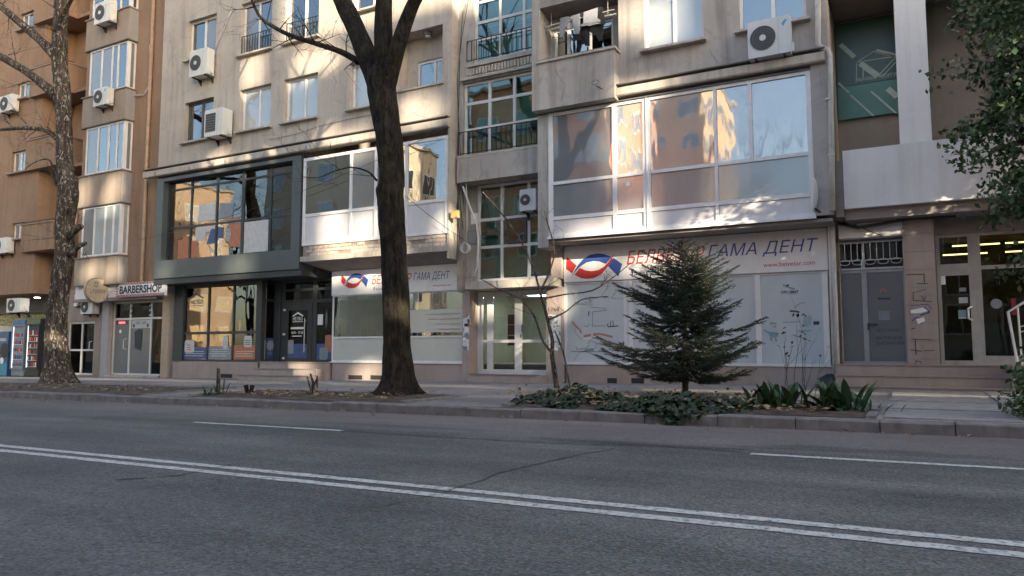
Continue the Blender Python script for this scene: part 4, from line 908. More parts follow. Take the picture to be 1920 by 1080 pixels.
# round projecting sign
rs = thing('round_sign', 'round wooden projecting sign with engraved lettering above the shop door', 'sign', (-26.1, 16.4, 3.2))
MB().cyl((-26.1, 16.38, 3.2), 'x', .47, -.09, 0, 36).build('sign_disc', mWood, rs); rg = MB(); rg.tube([(-26.095, 16.38+.45*math.cos(a*math.pi/18), 3.2+.45*math.sin(a*math.pi/18)) for a in range(37)], .02, 6, cap=False); rg.build('sign_rim', mMortar, rs)
MB().box(-26.08, -26.04, 16.85, 17.0, 3.16, 3.24).build('bracket', mIron, rs)
for k, (y, z, h) in enumerate(((16.27, 3.42, .10), (16.36, 3.44, .08), (16.25, 3.32, .07), (16.34, 3.31, .08), (16.22, 3.08, .16), (16.30, 3.06, .17), (16.38, 3.08, .16), (16.46, 3.07, .17), (16.54, 3.09, .15), (16.62, 3.10, .13), (16.12, 3.05, .12))):
    MB().box(-26.093, -26.088, y, y+.04, z, z+h).build('engraved_mark', mMortar, rs); MB().box(-26.093, -26.087, y+.015, y+.065, z+h*.5, z+h*.62).build('engraved_mark', mMortar, rs)
# small barber pole
bp = thing('barber_pole', 'small red and blue striped barber pole light on the wall', 'barber pole', (-28.6, 17.15, 2.7)); MB().cyl((-28.55, 17.1, 2.72), 'z', .09, 0, .42, 14).build('pole_glass', mSignW, bp)
for k in range(5): MB().tube([(-28.55+.095*math.cos(a*.5+k), 17.1+.095*math.sin(a*.5+k), 2.74+k*.08+a*.012) for a in range(13)], .016, 5).build('stripe', (mRed, mBlue)[k % 2], bp)
MB().box(-28.6, -28.5, 17.1, 17.27, 2.68, 2.72).build('bracket', mIron, bp)

# ---- drink coolers and kiosk machines by the brown building
def cooler(x0, x1, z1, Y, body, front, label, shelves=5, header=None, txt=None):
    zb = zp((x0+x1)/2, Y)+.04; c = thing('drinks_cooler', label, 'fridge', ((x0+x1)/2, Y+.3, zb-.04))
    MB().box(x0, x1, Y+.06, Y+.62, zb, z1).build('cabinet', body, c)
    for x in (x0+.04, x1-.1):
        MB().box(x, x+.06, Y+.1, Y+.56, zb-.045, zb-.001).build('foot', mBlack, c)
    df = MB(); w = .06
    df.box(x0, x0+w, Y, Y+.055, zb+.25, z1-.2); df.box(x1-w, x1, Y, Y+.055, zb+.25, z1-.2); df.box(x0+w, x1-w, Y, Y+.055, zb+.25, zb+.31); df.box(x0+w, x1-w, Y, Y+.055, z1-.26, z1-.2); d = df.build('door', body, c)
    MB().box(x0+.005, x1-.005, Y+.02, Y+.058, z1-.19, z1-.01).build('header', header or front, c)
    if shelves:
        for k in range(shelves):
            z = zb+.36+k*(z1-zb-.75)/shelves
            MB().box(x0+w+.01, x1-w-.01, Y+.045, Y+.058, z-.015, z).build('shelf', mSignW, c); rr = random.Random(k+int(x0*10))
            for j in range(5):
                xx = x0+w+.03+j*(x1-x0-2*w-.06)/5; MB().box(xx, xx+.06, Y+.04, Y+.058, z+.002, z+.13+rr.random()*.06).build('bottle', rr.choice((front, mRed, mNavy, mOrange, mSignW)), c)
        MB().box(x0+w+.001, x0+w+.03, Y+.03, Y+.044, zb+.32, z1-.27).build('light_strip', emit('cooler_tube', (.8, .9, 1), .45), c)
    return c
mBlueC = plain('cooler_blue', (.03, .12, .30), .4, var=.2, scale=2)
cooler(-30.6, -29.72, 2.24, 16.4, mBlack, plain('cooler_green', (.12, .14, .06), .5), 'tall black drinks cooler with green header, nearest the plane tree', 6)
cooler(-31.62, -30.74, 2.22, 16.4, mInkG, mBlueC, 'blue lit drinks cooler standing between the freezer and the black cooler', 5)
fz = thing('ice_cream_freezer', 'dark blue upright freezer with cookie picture', 'freezer', (-32, 16.5, zp(-32, 16.5))); zb = zp(-32, 16.5)+.03
fzm = MB().box(-32.42, -31.72, 16.35, 16.95, zb, 1.76).build('cabinet', plain('freezer_blue', (.02, .075, .19), .4, var=.15, scale=1.5), fz); MB().box(-32.419, -31.721, 16.345, 16.3495, zb+.02, .5).build('lower_panel', plain('freezer_cyan', (.02, .20, .34), .4), fz)
for x in (-32.36, -31.84): MB().box(x, x+.06, 16.4, 16.9, zb-.035, zb-.001).build('foot', mBlack, fz)
MB().cyl((-31.95, 16.344, 1.0), 'y', .3, -.004, 0, 26).build('cookie_print', plain('cookie', (.035, .018, .012), .6), fz); lettering('OREO', -32.36, 1.38, 16.343, .12, mSignW, fz, .5, 0, .03)
MB().cyl((-32.1, 16.344, .6), 'y', .13, -.004, 0, 18).build('cream_print', mSignW, fz)
cooler(-33.4, -32.6, 2.0, 16.4, mWhite, mOrange, 'white vending machine with orange side at the end of the row', 4)

# ================================================================== RIGHT WHITE BUILDING
rbd = thing('white_apartment_building', 'white fronted block with deep shaded balcony and shops up steps', 'building', (2, 17.6, .1))
XW = XB1+.004
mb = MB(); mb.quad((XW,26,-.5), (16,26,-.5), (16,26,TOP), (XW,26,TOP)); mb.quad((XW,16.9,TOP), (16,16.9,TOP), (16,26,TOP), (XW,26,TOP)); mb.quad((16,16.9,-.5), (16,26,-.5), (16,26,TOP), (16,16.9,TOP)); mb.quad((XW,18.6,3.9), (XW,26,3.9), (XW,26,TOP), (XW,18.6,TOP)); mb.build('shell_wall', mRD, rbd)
MB().box(-1.12, 16, 16.75, 16.9, 3.97, 5.21).build('balcony_parapet', mRW, rbd); MB().box(-1.15, 16, 16.9, 18.5, 3.97, 4.15).build('balcony_floor', mSoff, rbd); MB().box(-1.12, 16, 16.905, 17.6, 3.75, 3.968).build('soffit_beam', mSoff, rbd)
for x in (-.04, 5.2, 10.4): MB().box(x, x+.58, 17.0, 17.5, 4.151, TOP-.01).build('pilaster', mRW, rbd)
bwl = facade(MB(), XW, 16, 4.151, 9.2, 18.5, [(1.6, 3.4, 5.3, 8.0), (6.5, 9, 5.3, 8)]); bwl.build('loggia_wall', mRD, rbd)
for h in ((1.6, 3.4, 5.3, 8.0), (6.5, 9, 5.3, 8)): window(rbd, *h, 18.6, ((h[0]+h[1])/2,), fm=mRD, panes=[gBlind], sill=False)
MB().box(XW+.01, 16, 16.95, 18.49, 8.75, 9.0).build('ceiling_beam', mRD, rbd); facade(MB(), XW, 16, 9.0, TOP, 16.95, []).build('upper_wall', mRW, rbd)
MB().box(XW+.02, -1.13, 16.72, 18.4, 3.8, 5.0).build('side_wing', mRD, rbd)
gs = thing('green_sign', 'dark green sign with white house outline inside the shaded balcony', 'sign', (-.6, 18.4, 6.4))
MB().box(-1.28, .6, 18.40, 18.46, 7.15, 8.66).build('upper_board', mGreenS, gs); MB().box(-1.28, .6, 18.402, 18.46, 6.36, 7.14).build('lower_board', mGreenT, gs)
def zg(pts): return [(1520+x*400/1080, y*400/1080) for x, y in pts]
for pts, w in (([(235,315),(320,260),(430,285),(235,315)], .02), ([(232,320),(232,405),(265,405),(265,345)], .02), ([(430,290),(340,385),(365,385),(430,315)], .02), ([(250,320),(340,385)], .13), ([(330,258),(432,282)], .09), ([(150,225),(222,290)], .10), ([(140,420),(195,470)], .04), ([(200,480),(320,588)], .04), ([(305,462),(435,575)], .04), ([(390,448),(438,490)], .12)):
    stroke(zg(pts), w, mLineG, gs, 18.396, 'sign_line')
q0 = P(*zg([(228,415)])[0], 18.39); 
for w_, u_, l_ in (('ЕТ', 0, .11), ('МАИР', .19, .25), ('ГЕОРГИ', .50, .34), ('НАН', .90, .2)): lettering(w_, q0[0]+u_, q0[1], 18.395, .085, mLineG, gs, l_)
# ground floor
YR = 17.64
mb = facade(MB(), XW, 16, -.5, 3.97, YR+.08, [(-1.39, -.04, .71, 3.40), (.52, 4.2, .71, 3.42)]); mb.build('shop_wall', mSoff, rbd)
MB().box(-1.30, -.075, 17.38, YR+.07, 3.43, 3.74).build('fascia_box', mRW, rbd)
g1 = window(rbd, -1.39, -.04, .71, 2.76, YR+.1, (-.85,), fw=.06, mw=.1, fm=plain('aluminium_dull', (.40, .395, .39), .45, var=.1, dirt=.2), sill=False, name='double_door', panes=[gFrostG]); g1['label'] = 'grey aluminium double door with dark frosted glass'
MB().box(-.80, -.62, YR+.06, YR+.08, 1.56, 1.585).build('handle', mIron, g1); MB().box(-.82, -.79, YR+.08, YR+.096, 1.45, 1.6).build('lock_plate', mIron, g1)
Yl = YR+.126
for k, (s, z, w) in enumerate((('ДЕНТАЛНИ', 1.40, .44), ('МАТЕРИАЛИ', 1.24, .5), ('КОНСУМАТИВИ', 1.13, .52))): lettering(s, -.66, z, Yl, .07, mInk, g1, w)
MB().box(-.60, -.38, Yl-.002, Yl, 1.66, 1.86).build('sticker', mInkG, g1)
stroke([(1650, 548), (1656, 541), (1663, 546)], .03, mRed, g1, Yl); stroke([(1646, 560), (1670, 560)], .03, mInk, g1, Yl)
fl = window(rbd, -1.39, -.04, 2.765, 3.40, YR+.1, (-.85,), fw=.04, mw=.05, fm=mAlu, sill=False, name='fanlight', panes=[gShop])
gl = MB(); 
for z in (2.95, 3.34): gl.box(-1.36, -.06, YR-.03, YR-.01, z, z+.02)
for k in range(11):
    x = -1.34+k*.126; gl.box(x, x+.014, YR-.028, YR-.012, 2.97, 3.34)
for k in range(5):
    x = -1.21+k*.25; gl.tube([(x+.1*math.cos(a*math.pi/6), YR-.035, 2.92+.06*math.sin(a*math.pi/6)) for a in range(13)], .008, 5, cap=False)
gl.build('grille', mAlu, fl)
stg = thing('stone_pillar', 'pinkish stone pillar between the two doors with scrawled graffiti', 'pillar', (.2, 17.4, 0))
for k in range(9):
    z0 = .46+k*.37; MB().box(-.07, .50, 17.36, 17.71, z0+.003, min(z0+.366, 3.74)).build('stone_slab', mStone, stg)
MB().box(-.06, .49, 17.368, 17.70, -.3, 3.745).build('core', mMortar, stg)
mTag = plain('tag_paint', (.10, .075, .07), .8); mTagB = plain('tag_blue', (.07, .10, .24), .8)
def zq(pts): return [(1540+x*380/1026, 380+y*400/1080) for x, y in pts]
for pts, w, mm in (([(430,365),(520,362),(522,410)], .02, mTag), ([(485,410),(540,410)], .018, mTag), ([(465,455),(465,495),(560,500)], .016, mTag), ([(465,455),(530,440)], .012, mTag), ([(505,470),(520,495),(528,470)], .016, mTagB), ([(448,550),(520,530),(548,555),(500,570)], .03, mTagB), ([(455,520),(540,515),(560,540)], .014, mTagB), ([(460,600),(480,580),(520,590),(505,615)], .02, mTagB), ([(455,690),(560,695)], .014, mTag), ([(475,690),(480,770)], .018, mTag), ([(452,745),(510,752)], .016, mTag), ([(520,750),(575,748)], .012, mTag), ([(478,800),(480,850),(510,835),(505,805),(478,800)], .014, mTag), ([(455,640),(475,635)], .02, mTag), ([(470,920),(470,820)], .008, mTag)):
    stroke(pts and zq(pts), w, mm, stg, 17.357, 'graffiti_line')
for pts in ([(450,545),(515,530),(540,548),(500,560),(455,560)], [(480,590),(520,580),(525,600),(490,615)]):
    MB().prism([P(*q, 17.352) for q in zq(pts)], 17.350, 17.353, 'y').build('graffiti_patch', mSignW, stg)
sd = MB()
for a, b in ((.53, .60), (1.10, 1.32)): sd.box(a, b, YR+.1, YR+.17, .71, 3.415)
sd.box(.60, 1.10, YR+.103, YR+.167, .71, .80); sd.box(.60, 1.10, YR+.103, YR+.167, 2.56, 2.80); sd.box(.60, 1.10, YR+.103, YR+.167, 3.36, 3.414)
for a, b in ((1.32, 2.8), (2.88, 4.19)): sd.box(a, b, YR+.103, YR+.167, .71, .90); sd.box(a, b, YR+.103, YR+.167, 2.66, 2.74); sd.box(a, b, YR+.103, YR+.167, 3.36, 3.414)
sd.box(2.8, 2.88, YR+.1, YR+.17, .71, 3.415)
mAlu2 = plain('aluminium_grey', (.36, .355, .35), .45, var=.1, dirt=.3)
rsf = sd.build('shopfront', mAlu2, rbd); rsf['label'] = 'aluminium shopfront with dark glass and lit tubes inside'
gDk = glass('dark_shop_glass', .0, (.5, .52, .5), .03)
for a, b, c, d in ((.60, 1.10, .80, 2.56), (.60, 1.10, 2.80, 3.36), (1.32, 2.8, .90, 2.66), (1.32, 2.8, 2.74, 3.36), (2.88, 4.19, .9, 2.66), (2.88, 4.19, 2.74, 3.36)): MB().box(a+.001, b-.001, YR+.13, YR+.138, c+.001, d-.001).build('pane', gDk, rsf)
MB().tube([(1.12, YR+.09, 1.62), (1.05, YR+.0, 1.66), (1.05, YR+.0, 1.86), (1.12, YR+.09, 1.90)], .02, 8).build('handle', mSignW, rsf)
for (x0, x1, z0, z1, mm) in ((.56, .68, 2.38, 2.56, mSignW), (.92, 1.04, 2.22, 2.3, mInkG), (.90, 1.06, 1.98, 2.10, mGreyP), (.88, 1.02, 1.70, 1.84, mTeal), (.88, 1.02, 1.66, 1.695, mGreyP), (.62, .95, 2.66, 2.67, mMortar), (1.80, 1.88, 1.72, 2.05, plain('sticker_red', (.22, .03, .03), .6))): MB().box(x0, x1, YR+.124, YR+.128, z0, z1).build('sticker', mm, rsf)
g = MB(); g.cyl((1.55, YR+.128, 1.95), 'y', .1, -.003, 0, 18); g.build('sticker', mInkG, rsf)
rm = MB(); rm.quad((.45,21.5,.6), (4.3,21.5,.6), (4.3,21.5,3.6), (.45,21.5,3.6)); rm.quad((.45,17.85,.6), (.45,21.5,.6), (.45,21.5,3.6), (.45,17.85,3.6)); rm.quad((4.3,21.5,.6), (4.3,17.85,.6), (4.3,17.85,3.6), (4.3,21.5,3.6)); rm.quad((.45,17.85,3.6), (.45,21.5,3.6), (4.3,21.5,3.6), (4.3,17.85,3.6)); rm.quad((.45,17.85,.68), (4.3,17.85,.68), (4.3,21.5,.68), (.45,21.5,.68))
rm.build('shop_room', plain('shop_room_wall', (.20, .17, .11), .9, var=.3, scale=3), rbd)
for k in range(5): MB().box(.8+k*.65, 1.3+k*.65, 20.6+.1*(k % 2), 21.2, .7, 1.3+.35*(k % 3)).build('shelf_goods', (mRoomD, mTeal, mWood, mInkG, mRed)[k], rbd)
tl = emit('tube_yellow', (1, .76, .30), 3.2)
for x, z, y in ((.9, 3.35, 19.2), (1.9, 3.35, 19.2), (.75, 3.28, 20.3), (2.0, 3.28, 20.3)): MB().tube([(x, y, z), (x+.9, y, z)], .016, 8).build('ceiling_tube', tl, rbd)
# stone steps
for k, (y0, z1) in enumerate(((17.05, .70), (16.78, .48), (16.52, .27))):
    MB().box(-1.43, 1.62 if k else 4.2, y0, (17.71 if k == 0 else y0+.268), -.4, z1).build('step', mStone, rbd); MB().box(-1.44, 1.64, y0-.025, y0+.24, z1+.002, z1+.022).build('step_tread', mStone, rbd)
MB().box(1.63, 1.82, 16.6, 17.04, -.4, .74).build('step_cheek', mStone, rbd)
ra = thing('handrail', 'white tubular handrail beside the shop steps', 'railing', (1.75, 16.8, .74))
rt = MB(); q = [(1890,585), (1893,600), (1905,680)]
a = [Vector((*((lambda r: (r[0], 16.8, r[1]))(P(px, py, 16.8))),)) for px, py in ((1908,682), (1890,585), (1925,564), (1990,525))]
rt.tube(a, .025, 8); rt.build('rail', mWhite, ra)
for px in (1908, 1935, 1960): 
    u = P(px, 574-(px-1908)*.55, 16.8); MB().tube([(u[0], 16.8, u[1]), (u[0]+.02, 16.8, .72)], .018, 7).build('baluster', mWhite, ra)
for z in (1.35, 1.45):
    u = P(1908, 600, 16.8); MB().tube([(u[0]+.02, 16.8, z), (u[0]+.9, 16.8, z+.25)], .01, 6).build('cross_bar', mWhite, ra)

# ================================================================== AIR CONDITIONERS
def ac(x0, x1, z0, z1, Y, dep, label, mat=mACw, fan=.5, slots=False, group='air conditioner units on the facades', logo_=False, hub=True):
    """front at Y, casing goes back by dep"""
    w = x1-x0; h = z1-z0; a = thing('air_conditioner', label, 'air conditioner', ((x0+x1)/2, Y+dep/2, z0), group)
    MB().prism(rrect(x0, x1, z0+.02, z1, .025, 3), Y, Y+dep, 'y').build('casing', mat, a)
    r = min(h*.40, w*.30); cx_ = x0+w*.36 if not slots else x0+w*.5; cz = z0+.02+h*.49
    if slots:
        MB().box(x0+w*.08, x0+w*.62, Y-.012, Y-.001, z0+h*.18, z1-h*.15).build('grille_back', mFan, a)
        for k in range(7): MB().box(x0+w*.08, x0+w*.62, Y-.02, Y-.0125, z0+h*.2+k*h*.09, z0+h*.2+k*h*.09+.012).build('louvre', mMortar, a)
    else:
        MB().cyl((cx_, Y, cz), 'y', r, -.014, -.001, 28).build('fan_guard', mFan, a)
        g = MB()
        for q in (1.0, .8, .6, .42): g.tube([(cx_+r*q*math.cos(k*math.pi/12), Y-.018, cz+r*q*math.sin(k*math.pi/12)) for k in range(25)], .004, 4, cap=False)
        g.build('guard_ring', mRoomD, a)
        if hub: MB().cyl((cx_, Y, cz), 'y', r*.26, -.028, -.0145, 16).build('fan_hub', mat, a)
    MB().box(x0+w*.72, x0+w*.725, Y-.002, Y-.0005, z0+.05, z1-.03).build('panel_joint', mRoomD, a)
    if logo_: MB().prism([(x0+w*.80, z1-h*.2), (x0+w*.88, z1-h*.10), (x0+w*.94, z1-h*.10), (x0+w*.84, z1-h*.28)], Y-.003, Y-.0005, 'y').build('badge', plain('badge_cyan', (.03, .30, .55), .4), a)
    for x in (x0+w*.15, x0+w*.82):
        b = MB(); b.prism([(Y+.02, z0-.02), (Y+.02, z0+.018), (Y+dep+.12, z0+.018), (Y+dep+.12, z0-.18), (Y+dep+.08, z0-.18), (Y+dep-.05, z0-.02)], x, x+.03, 'x'); b.build('bracket', mIron, a)
    v = MB().box(x1+.001, x1+.05, Y+dep*.45, Y+dep*.85, z0+.08, z0+.28).build('valve_cover', mat, a)
    return a
def px_ac(p0, p1, Y, dep, label, **k):
    x0, z1 = P(*p0, Y); x1, z0 = P(*p1, Y); return ac(x0, x1, z0, z1, Y, dep, label, **k)
px_ac((356, 97), (387, 138), 16.25, .3, 'white air conditioner below the top left window of the beige wing', logo_=False)
px_ac((384, 208), (416, 252), 16.15, .4, 'bulky old louvred air conditioner beside the blue-framed window', slots=True)
px_ac((1401, 43), (1483, 98), 16.25, .3, 'large grey air conditioner with cyan badge under the right wing window', mat=mACg, logo_=True)
ac(-8.98, -8.5, 4.66, 5.25, 17.02, .28, 'grey air conditioner on the stairwell glazing above the entrance', mat=mACg)
px_ac((178, 8), (205, 38), 16.2, .28, 'white air conditioner hung on the top oriel of the brown block')
px_ac((176, 168), (199, 195), 16.25, .28, 'white air conditioner hung on the oriel parapet with a looping white hose', logo_=True)
px_ac((0, 182), (22, 206), 16.35, .28, 'white air conditioner with black fan under the small brown-block window')
px_ac((-14, 448), (12, 474), 16.35, .28, 'air conditioner on the brown wall beside the lowest balcony')
px_ac((13, 560), (37, 586), 16.5, .35, 'air conditioner above the drinks coolers', mat=mACw)
px_ac((152, 563), (172, 589), 16.95, .3, 'small air conditioner under the round wooden sign', mat=mACw)

# ================================================================== SMALL WALL FITTINGS, PIPES, CABLES
def cable(pts, r, mat, label, name='cable'): return tag(MB().tube(pts, r, 6).build(name, mat, None, True), label, name)
def pxl(pts, Y): return [Vector((P(a, b, Y)[0], Y, P(a, b, Y)[1])) for a, b in pts]
cable(pxl([(281, 84), (282, 120), (280, 160), (270, 178), (240, 180), (222, 186), (214, 192)], 16.92), .022, mCableW, 'white insulated hose looping from the oriel air conditioner', 'hose')
cable(pxl([(402, 100), (412, 70), (425, 40), (434, 20)], 16.60), .02, mCableW, 'pale hose rising from the top air conditioner on the beige wall', 'hose')
cable(pxl([(868, 350), (880, 385), (894, 420), (897, 450), (896, 500), (886, 526)], 16.9), .03, mCableW, 'bowed white conduit beside the stairwell glazing', 'conduit')
cable(pxl([(874, 340), (876, 400), (876, 460)], 16.95), .016, mCableW, 'thin straight white conduit beside the junction boxes', 'conduit')
lp = MB(); 
for k in range(3): lp.tube([Vector((P(874, 466, 16.9)[0], 16.9, P(874, 466, 16.9)[1])) + Vector((.13*math.cos(a*math.pi/8)-.02*k, -.02*k, .13*math.sin(a*math.pi/8)+.01*k)) for a in range(17)], .014, 6, cap=False)
tag(lp.build('cable_coil', mCableW, None, True), 'coiled white cable hanging below the junction boxes', 'cable')
for (p0, p1, mm, lab) in (((877, 432), (894, 457), plain('box_grey', (.17, .17, .17), .6), 'dark grey junction box beside the stairwell'), ((883, 400), (893, 420), mAlu, 'small pale meter box above the grey junction box'), ((845, 395), (858, 408), plain('box_yellow', (.55, .38, .14), .6), 'small yellow box on the corner of the beige wing')):
    Yq2 = 16.9 if p0[0] > 860 else 16.52; x0, z1 = P(*p0, Yq2); x1, z0 = P(*p1, Yq2)
    jb = thing('junction_box', lab, 'box', ((x0+x1)/2, Yq2+.05, z0)); MB().prism(rrect(x0, x1, z0, z1, .02, 3), Yq2, Yq2+.095, 'y').build('housing', mm, jb); MB().box(x0+.02, x1-.02, Yq2-.008, Yq2-.001, z0+.02, z1-.02).build('lid', mm, jb)
for k, (pts, r) in enumerate((([(855, 0), (851, 60), (848, 120), (857, 180), (855, 240), (852, 300), (856, 380), (862, 450)], .012), ([(868, 20), (862, 100), (860, 200), (858, 320), (868, 430)], .010), ([(878, 0), (866, 70), (857, 150), (862, 270), (870, 400)], .008))):
    cable(pxl(pts, 16.97-.02*k), r, mCable, ('thick black cable running down the corner between wing and stairwell', 'middle black cable hanging beside the stairwell windows', 'thin black cable swinging across the stairwell corner')[k])
cable(pxl([(760, 368), (800, 400), (840, 430), (868, 448)], 16.5), .008, mCable, 'thin black wire sloping under the white bay to the junction boxes')
cable(pxl([(505, 262), (560, 250), (600, 236), (660, 222), (700, 214)], 16.62), .006, mCable, 'thin wire tacked along the beige wall below the lower windows')
cable(pxl([(596, 218), (594, 236), (597, 250)], 16.62), .007, mCableW, 'short pale wire below the lower right window of the beige wing')
def wall_crack(pts, Y, par, seed):
    rr = random.Random(seed); q = []
    for (a, b) in zip(pts, pts[1:]):
        for i in range(7): q.append((a[0]+(b[0]-a[0])*i/7+rr.uniform(-1.2, 1.2), a[1]+(b[1]-a[1])*i/7+rr.uniform(-1.2, 1.2)))
    stroke(q, .008, mRoomD, par, Y, 'wall_crack')
for k, (pts, Y) in enumerate((([(445, 262), (430, 290), (418, 320)], 16.648), ([(520, 160), (524, 190), (518, 215)], 16.648), ([(612, 130), (630, 150), (626, 180)], 16.648), ([(770, 210), (800, 222), (835, 214)], 16.648), ([(1190, 98), (1196, 130), (1185, 160)], 16.648), ([(1330, 92), (1344, 118), (1340, 140)], 16.648), ([(1040, 130), (1060, 160), (1050, 195)], 16.298), ([(900, 300), (905, 320), (898, 338)], 16.848), ([(318, 60), (326, 130), (320, 200)], 16.648))): wall_crack(pts, Y, bld, k)
def span(a, b, sag, n=18): return [a.lerp(b, i/n)-Vector((0, 0, sag*4*(i/n)*(1-i/n))) for i in range(n+1)]
wA = Vector((-24.0, 16.4, 4.9)); wB = Vector((-11.1, 16.4, 7.0))
cable(span(wA, wB, .35), .006, mCable, 'thin wire sagging across the glazed bays')
pd = pipe(pxl([(1533, -40), (1534, 60), (1534, 84), (1540, 90), (1552, 94), (1556, 104), (1558, 200), (1561, 395)], 16.52), .06, mPipeW, 'flaking white drain pipe with an elbow at the right end of the block', clips=[])
for z in (5.1, 6.3): MB().tube([(pd.data.vertices[0].co.x*0+P(1559, 300, 16.52)[0], 16.52, z-.02), (P(1559, 300, 16.52)[0], 16.52, z+.02)], .075, 10).build('pipe_clip', mPipeW, pd)
for k, (px, r, lab) in enumerate(((1559, .035, 'white pipe beside the printed shop windows'), (1566, .05, 'thick white pipe left of the grey double door'))):
    x, _ = P(px, 560, 17.35); tag(MB().tube([(x, 17.35, .3), (x, 17.35, 3.6), (x+.02, 17.30, 3.72)], r, 9).build('down_pipe', mWhite, None, True), lab, 'pipe')
cable([Vector((-1.3, 17.25, 3.75)), Vector((-.9, 17.2, 3.62)), Vector((-.5, 17.2, 3.66)), Vector((.1, 17.25, 3.74)), Vector((.9, 17.3, 3.73))], .035, mCable, 'bundle of black cables drooping under the white balcony')
cable([Vector((-1.0, 17.3, 3.72)), Vector((-.45, 17.3, 3.42))], .01, mCable, 'single cable slanting over the white fascia box')
# wall bracket with small lamp
br = thing('wall_bracket', 'small antenna-like bracket on the grey balcony parapet', 'bracket', (-6.9, 16.2, 7.7)); c = Vector((P(1122, 165, 16.2)[0], 16.2, P(1122, 165, 16.2)[1]))
MB().tube([c+Vector((0, .1, .05)), c+Vector((0, -.15, .0)), c+Vector((.18, -.2, -.12))], .012, 6).build('arm', mIron, br); MB().tube([c+Vector((.09*math.cos(a*.7)-.02, -.16, .09+.06*math.sin(a*.7))) for a in range(10)], .006, 5).build('wire_loop', mIron, br)
cl = thing('ceiling_lamp', 'round ceiling lamp inside the beige loggia', 'lamp', (-11.9, 16.9, 10.1)); MB().tube([(-11.9, 16.9, 10.148), (-11.9, 16.9, 10.06), (-11.9, 16.9, 10.03)], [.13, .13, .09], 18).build('lamp_shade', mRoomD, cl); MB().cyl((-11.9, 16.9, 10.029), 'z', .085, -.02, 0, 16).build('lamp_glass', mSignW, cl)
spx = P(57, 557, 16.6); sp = thing('spot_lamp', 'small lit white spot lamp above the drinks coolers', 'lamp', (spx[0], 16.9, spx[1])); MB().box(spx[0]-.1, spx[0]+.1, 16.8, 16.95, spx[1], spx[1]+.06).build('housing', mIron, sp); MB().box(spx[0]-.09, spx[0]+.09, 16.79, 16.94, spx[1]-.015, spx[1]-.002).build('lit_face', emit('spot_white', (1, 1, .95), 12), sp)
dsx = P(1526, 365, 16.45); ds = thing('wall_dish', 'narrow white dish seen edge-on at the end of the bay window', 'dish', (dsx[0], 16.5, dsx[1])); MB().tube([(dsx[0]+.02*math.sin(a*.4), 16.35+.02*a, dsx[1]+.32*math.cos(a*math.pi/12)) for a in range(13)], [.02+.05*math.sin(a*math.pi/12) for a in range(13)], 8).build('dish', mWhite, ds); MB().tube([(dsx[0], 16.5, dsx[1]-.28), (dsx[0]+.1, 16.6, dsx[1]-.36)], .02, 6).build('arm', mIron, ds)

# ================================================================== LAUNDRY ON THE GREY BALCONY
Yk = 16.55
dr = thing('drying_rack', 'pale clothes-drying bars hung under the balcony ceiling', 'rack', (-7, Yk, 9.3))
for dz, dy in ((0, 0), (-.06, .12), (.02, .25)): MB().tube([Vector((-8.0, Yk+dy, 9.33+dz)), Vector((-6.1, Yk+dy, 9.36+dz))], .014, 6).build('bar', mAlu, dr)
for x in (-7.85, -6.3): MB().tube([Vector((x, Yk+.1, 9.715)), Vector((x, Yk+.1, 9.34))], .008, 5).build('hanger', mAlu, dr)
def zc(pts): return [(1040+x*130/1276, y*110/1080) for x, y in pts]
def garment(pts, Y, mat, label, seed):
    q = [P(a, b, Y) for a, b in zc(pts)]; cx_ = sum(a for a, b in q)/len(q)
    mb = MB(); rr = random.Random(seed); n = len(q)
    f = [(x, Y-.02+.015*math.sin(x*23+z*5+seed), z) for x, z in q]; b = [(x, Y+.015+.012*math.sin(x*19+z*4), z) for x, z in q]
    mb.v = f+b; mb.f.append(tuple(range(n))); mb.m.append(0); mb.f.append(tuple(range(2*n-1, n-1, -1))); mb.m.append(0)
    for i in range(n): j = (i+1) % n; mb.f.append((i, n+i, n+j, j)); mb.m.append(0)
    return tag(mb.build('garment', mat), label, 'garment', 'laundry on the grey balcony')
garment([(110,330),(265,310),(255,400),(205,520),(160,690),(100,700),(100,520)], Yk, mCloth2, 'grey garment hanging at the pillar end of the drying bars', 1)
garment([(285,320),(330,300),(340,520),(300,540),(230,555),(245,470)], Yk+.05, mCloth3, 'pale narrow garment between the two grey ones', 2)
garment([(320,300),(465,250),(470,540),(440,630),(380,640),(350,480)], Yk-.02, mCloth2, 'grey striped garment with a tapering hem', 3)
garment([(540,230),(790,140),(780,330),(845,370),(840,395),(700,450),(480,490),(475,455),(535,440)], Yk-.04, mCloth3, 'large pale cloth spread across the drying bars', 4)
garment([(470,245),(545,225),(545,470),(640,480),(640,850),(560,840),(530,740),(360,750),(350,640),(460,600)], Yk+.10, mCloth1, 'black trousers hanging behind the pale cloth', 5)
garment([(640,480),(780,440),(900,460),(880,620),(870,740),(820,770),(750,640),(700,620),(650,590)], Yk+.06, mCloth1, 'black garment with two dangling legs', 6)
garment([(790,150),(880,120),(910,260),(935,440),(870,470),(845,360),(780,340)], Yk, mCloth1, 'black top at the outer end of the drying bars', 7)

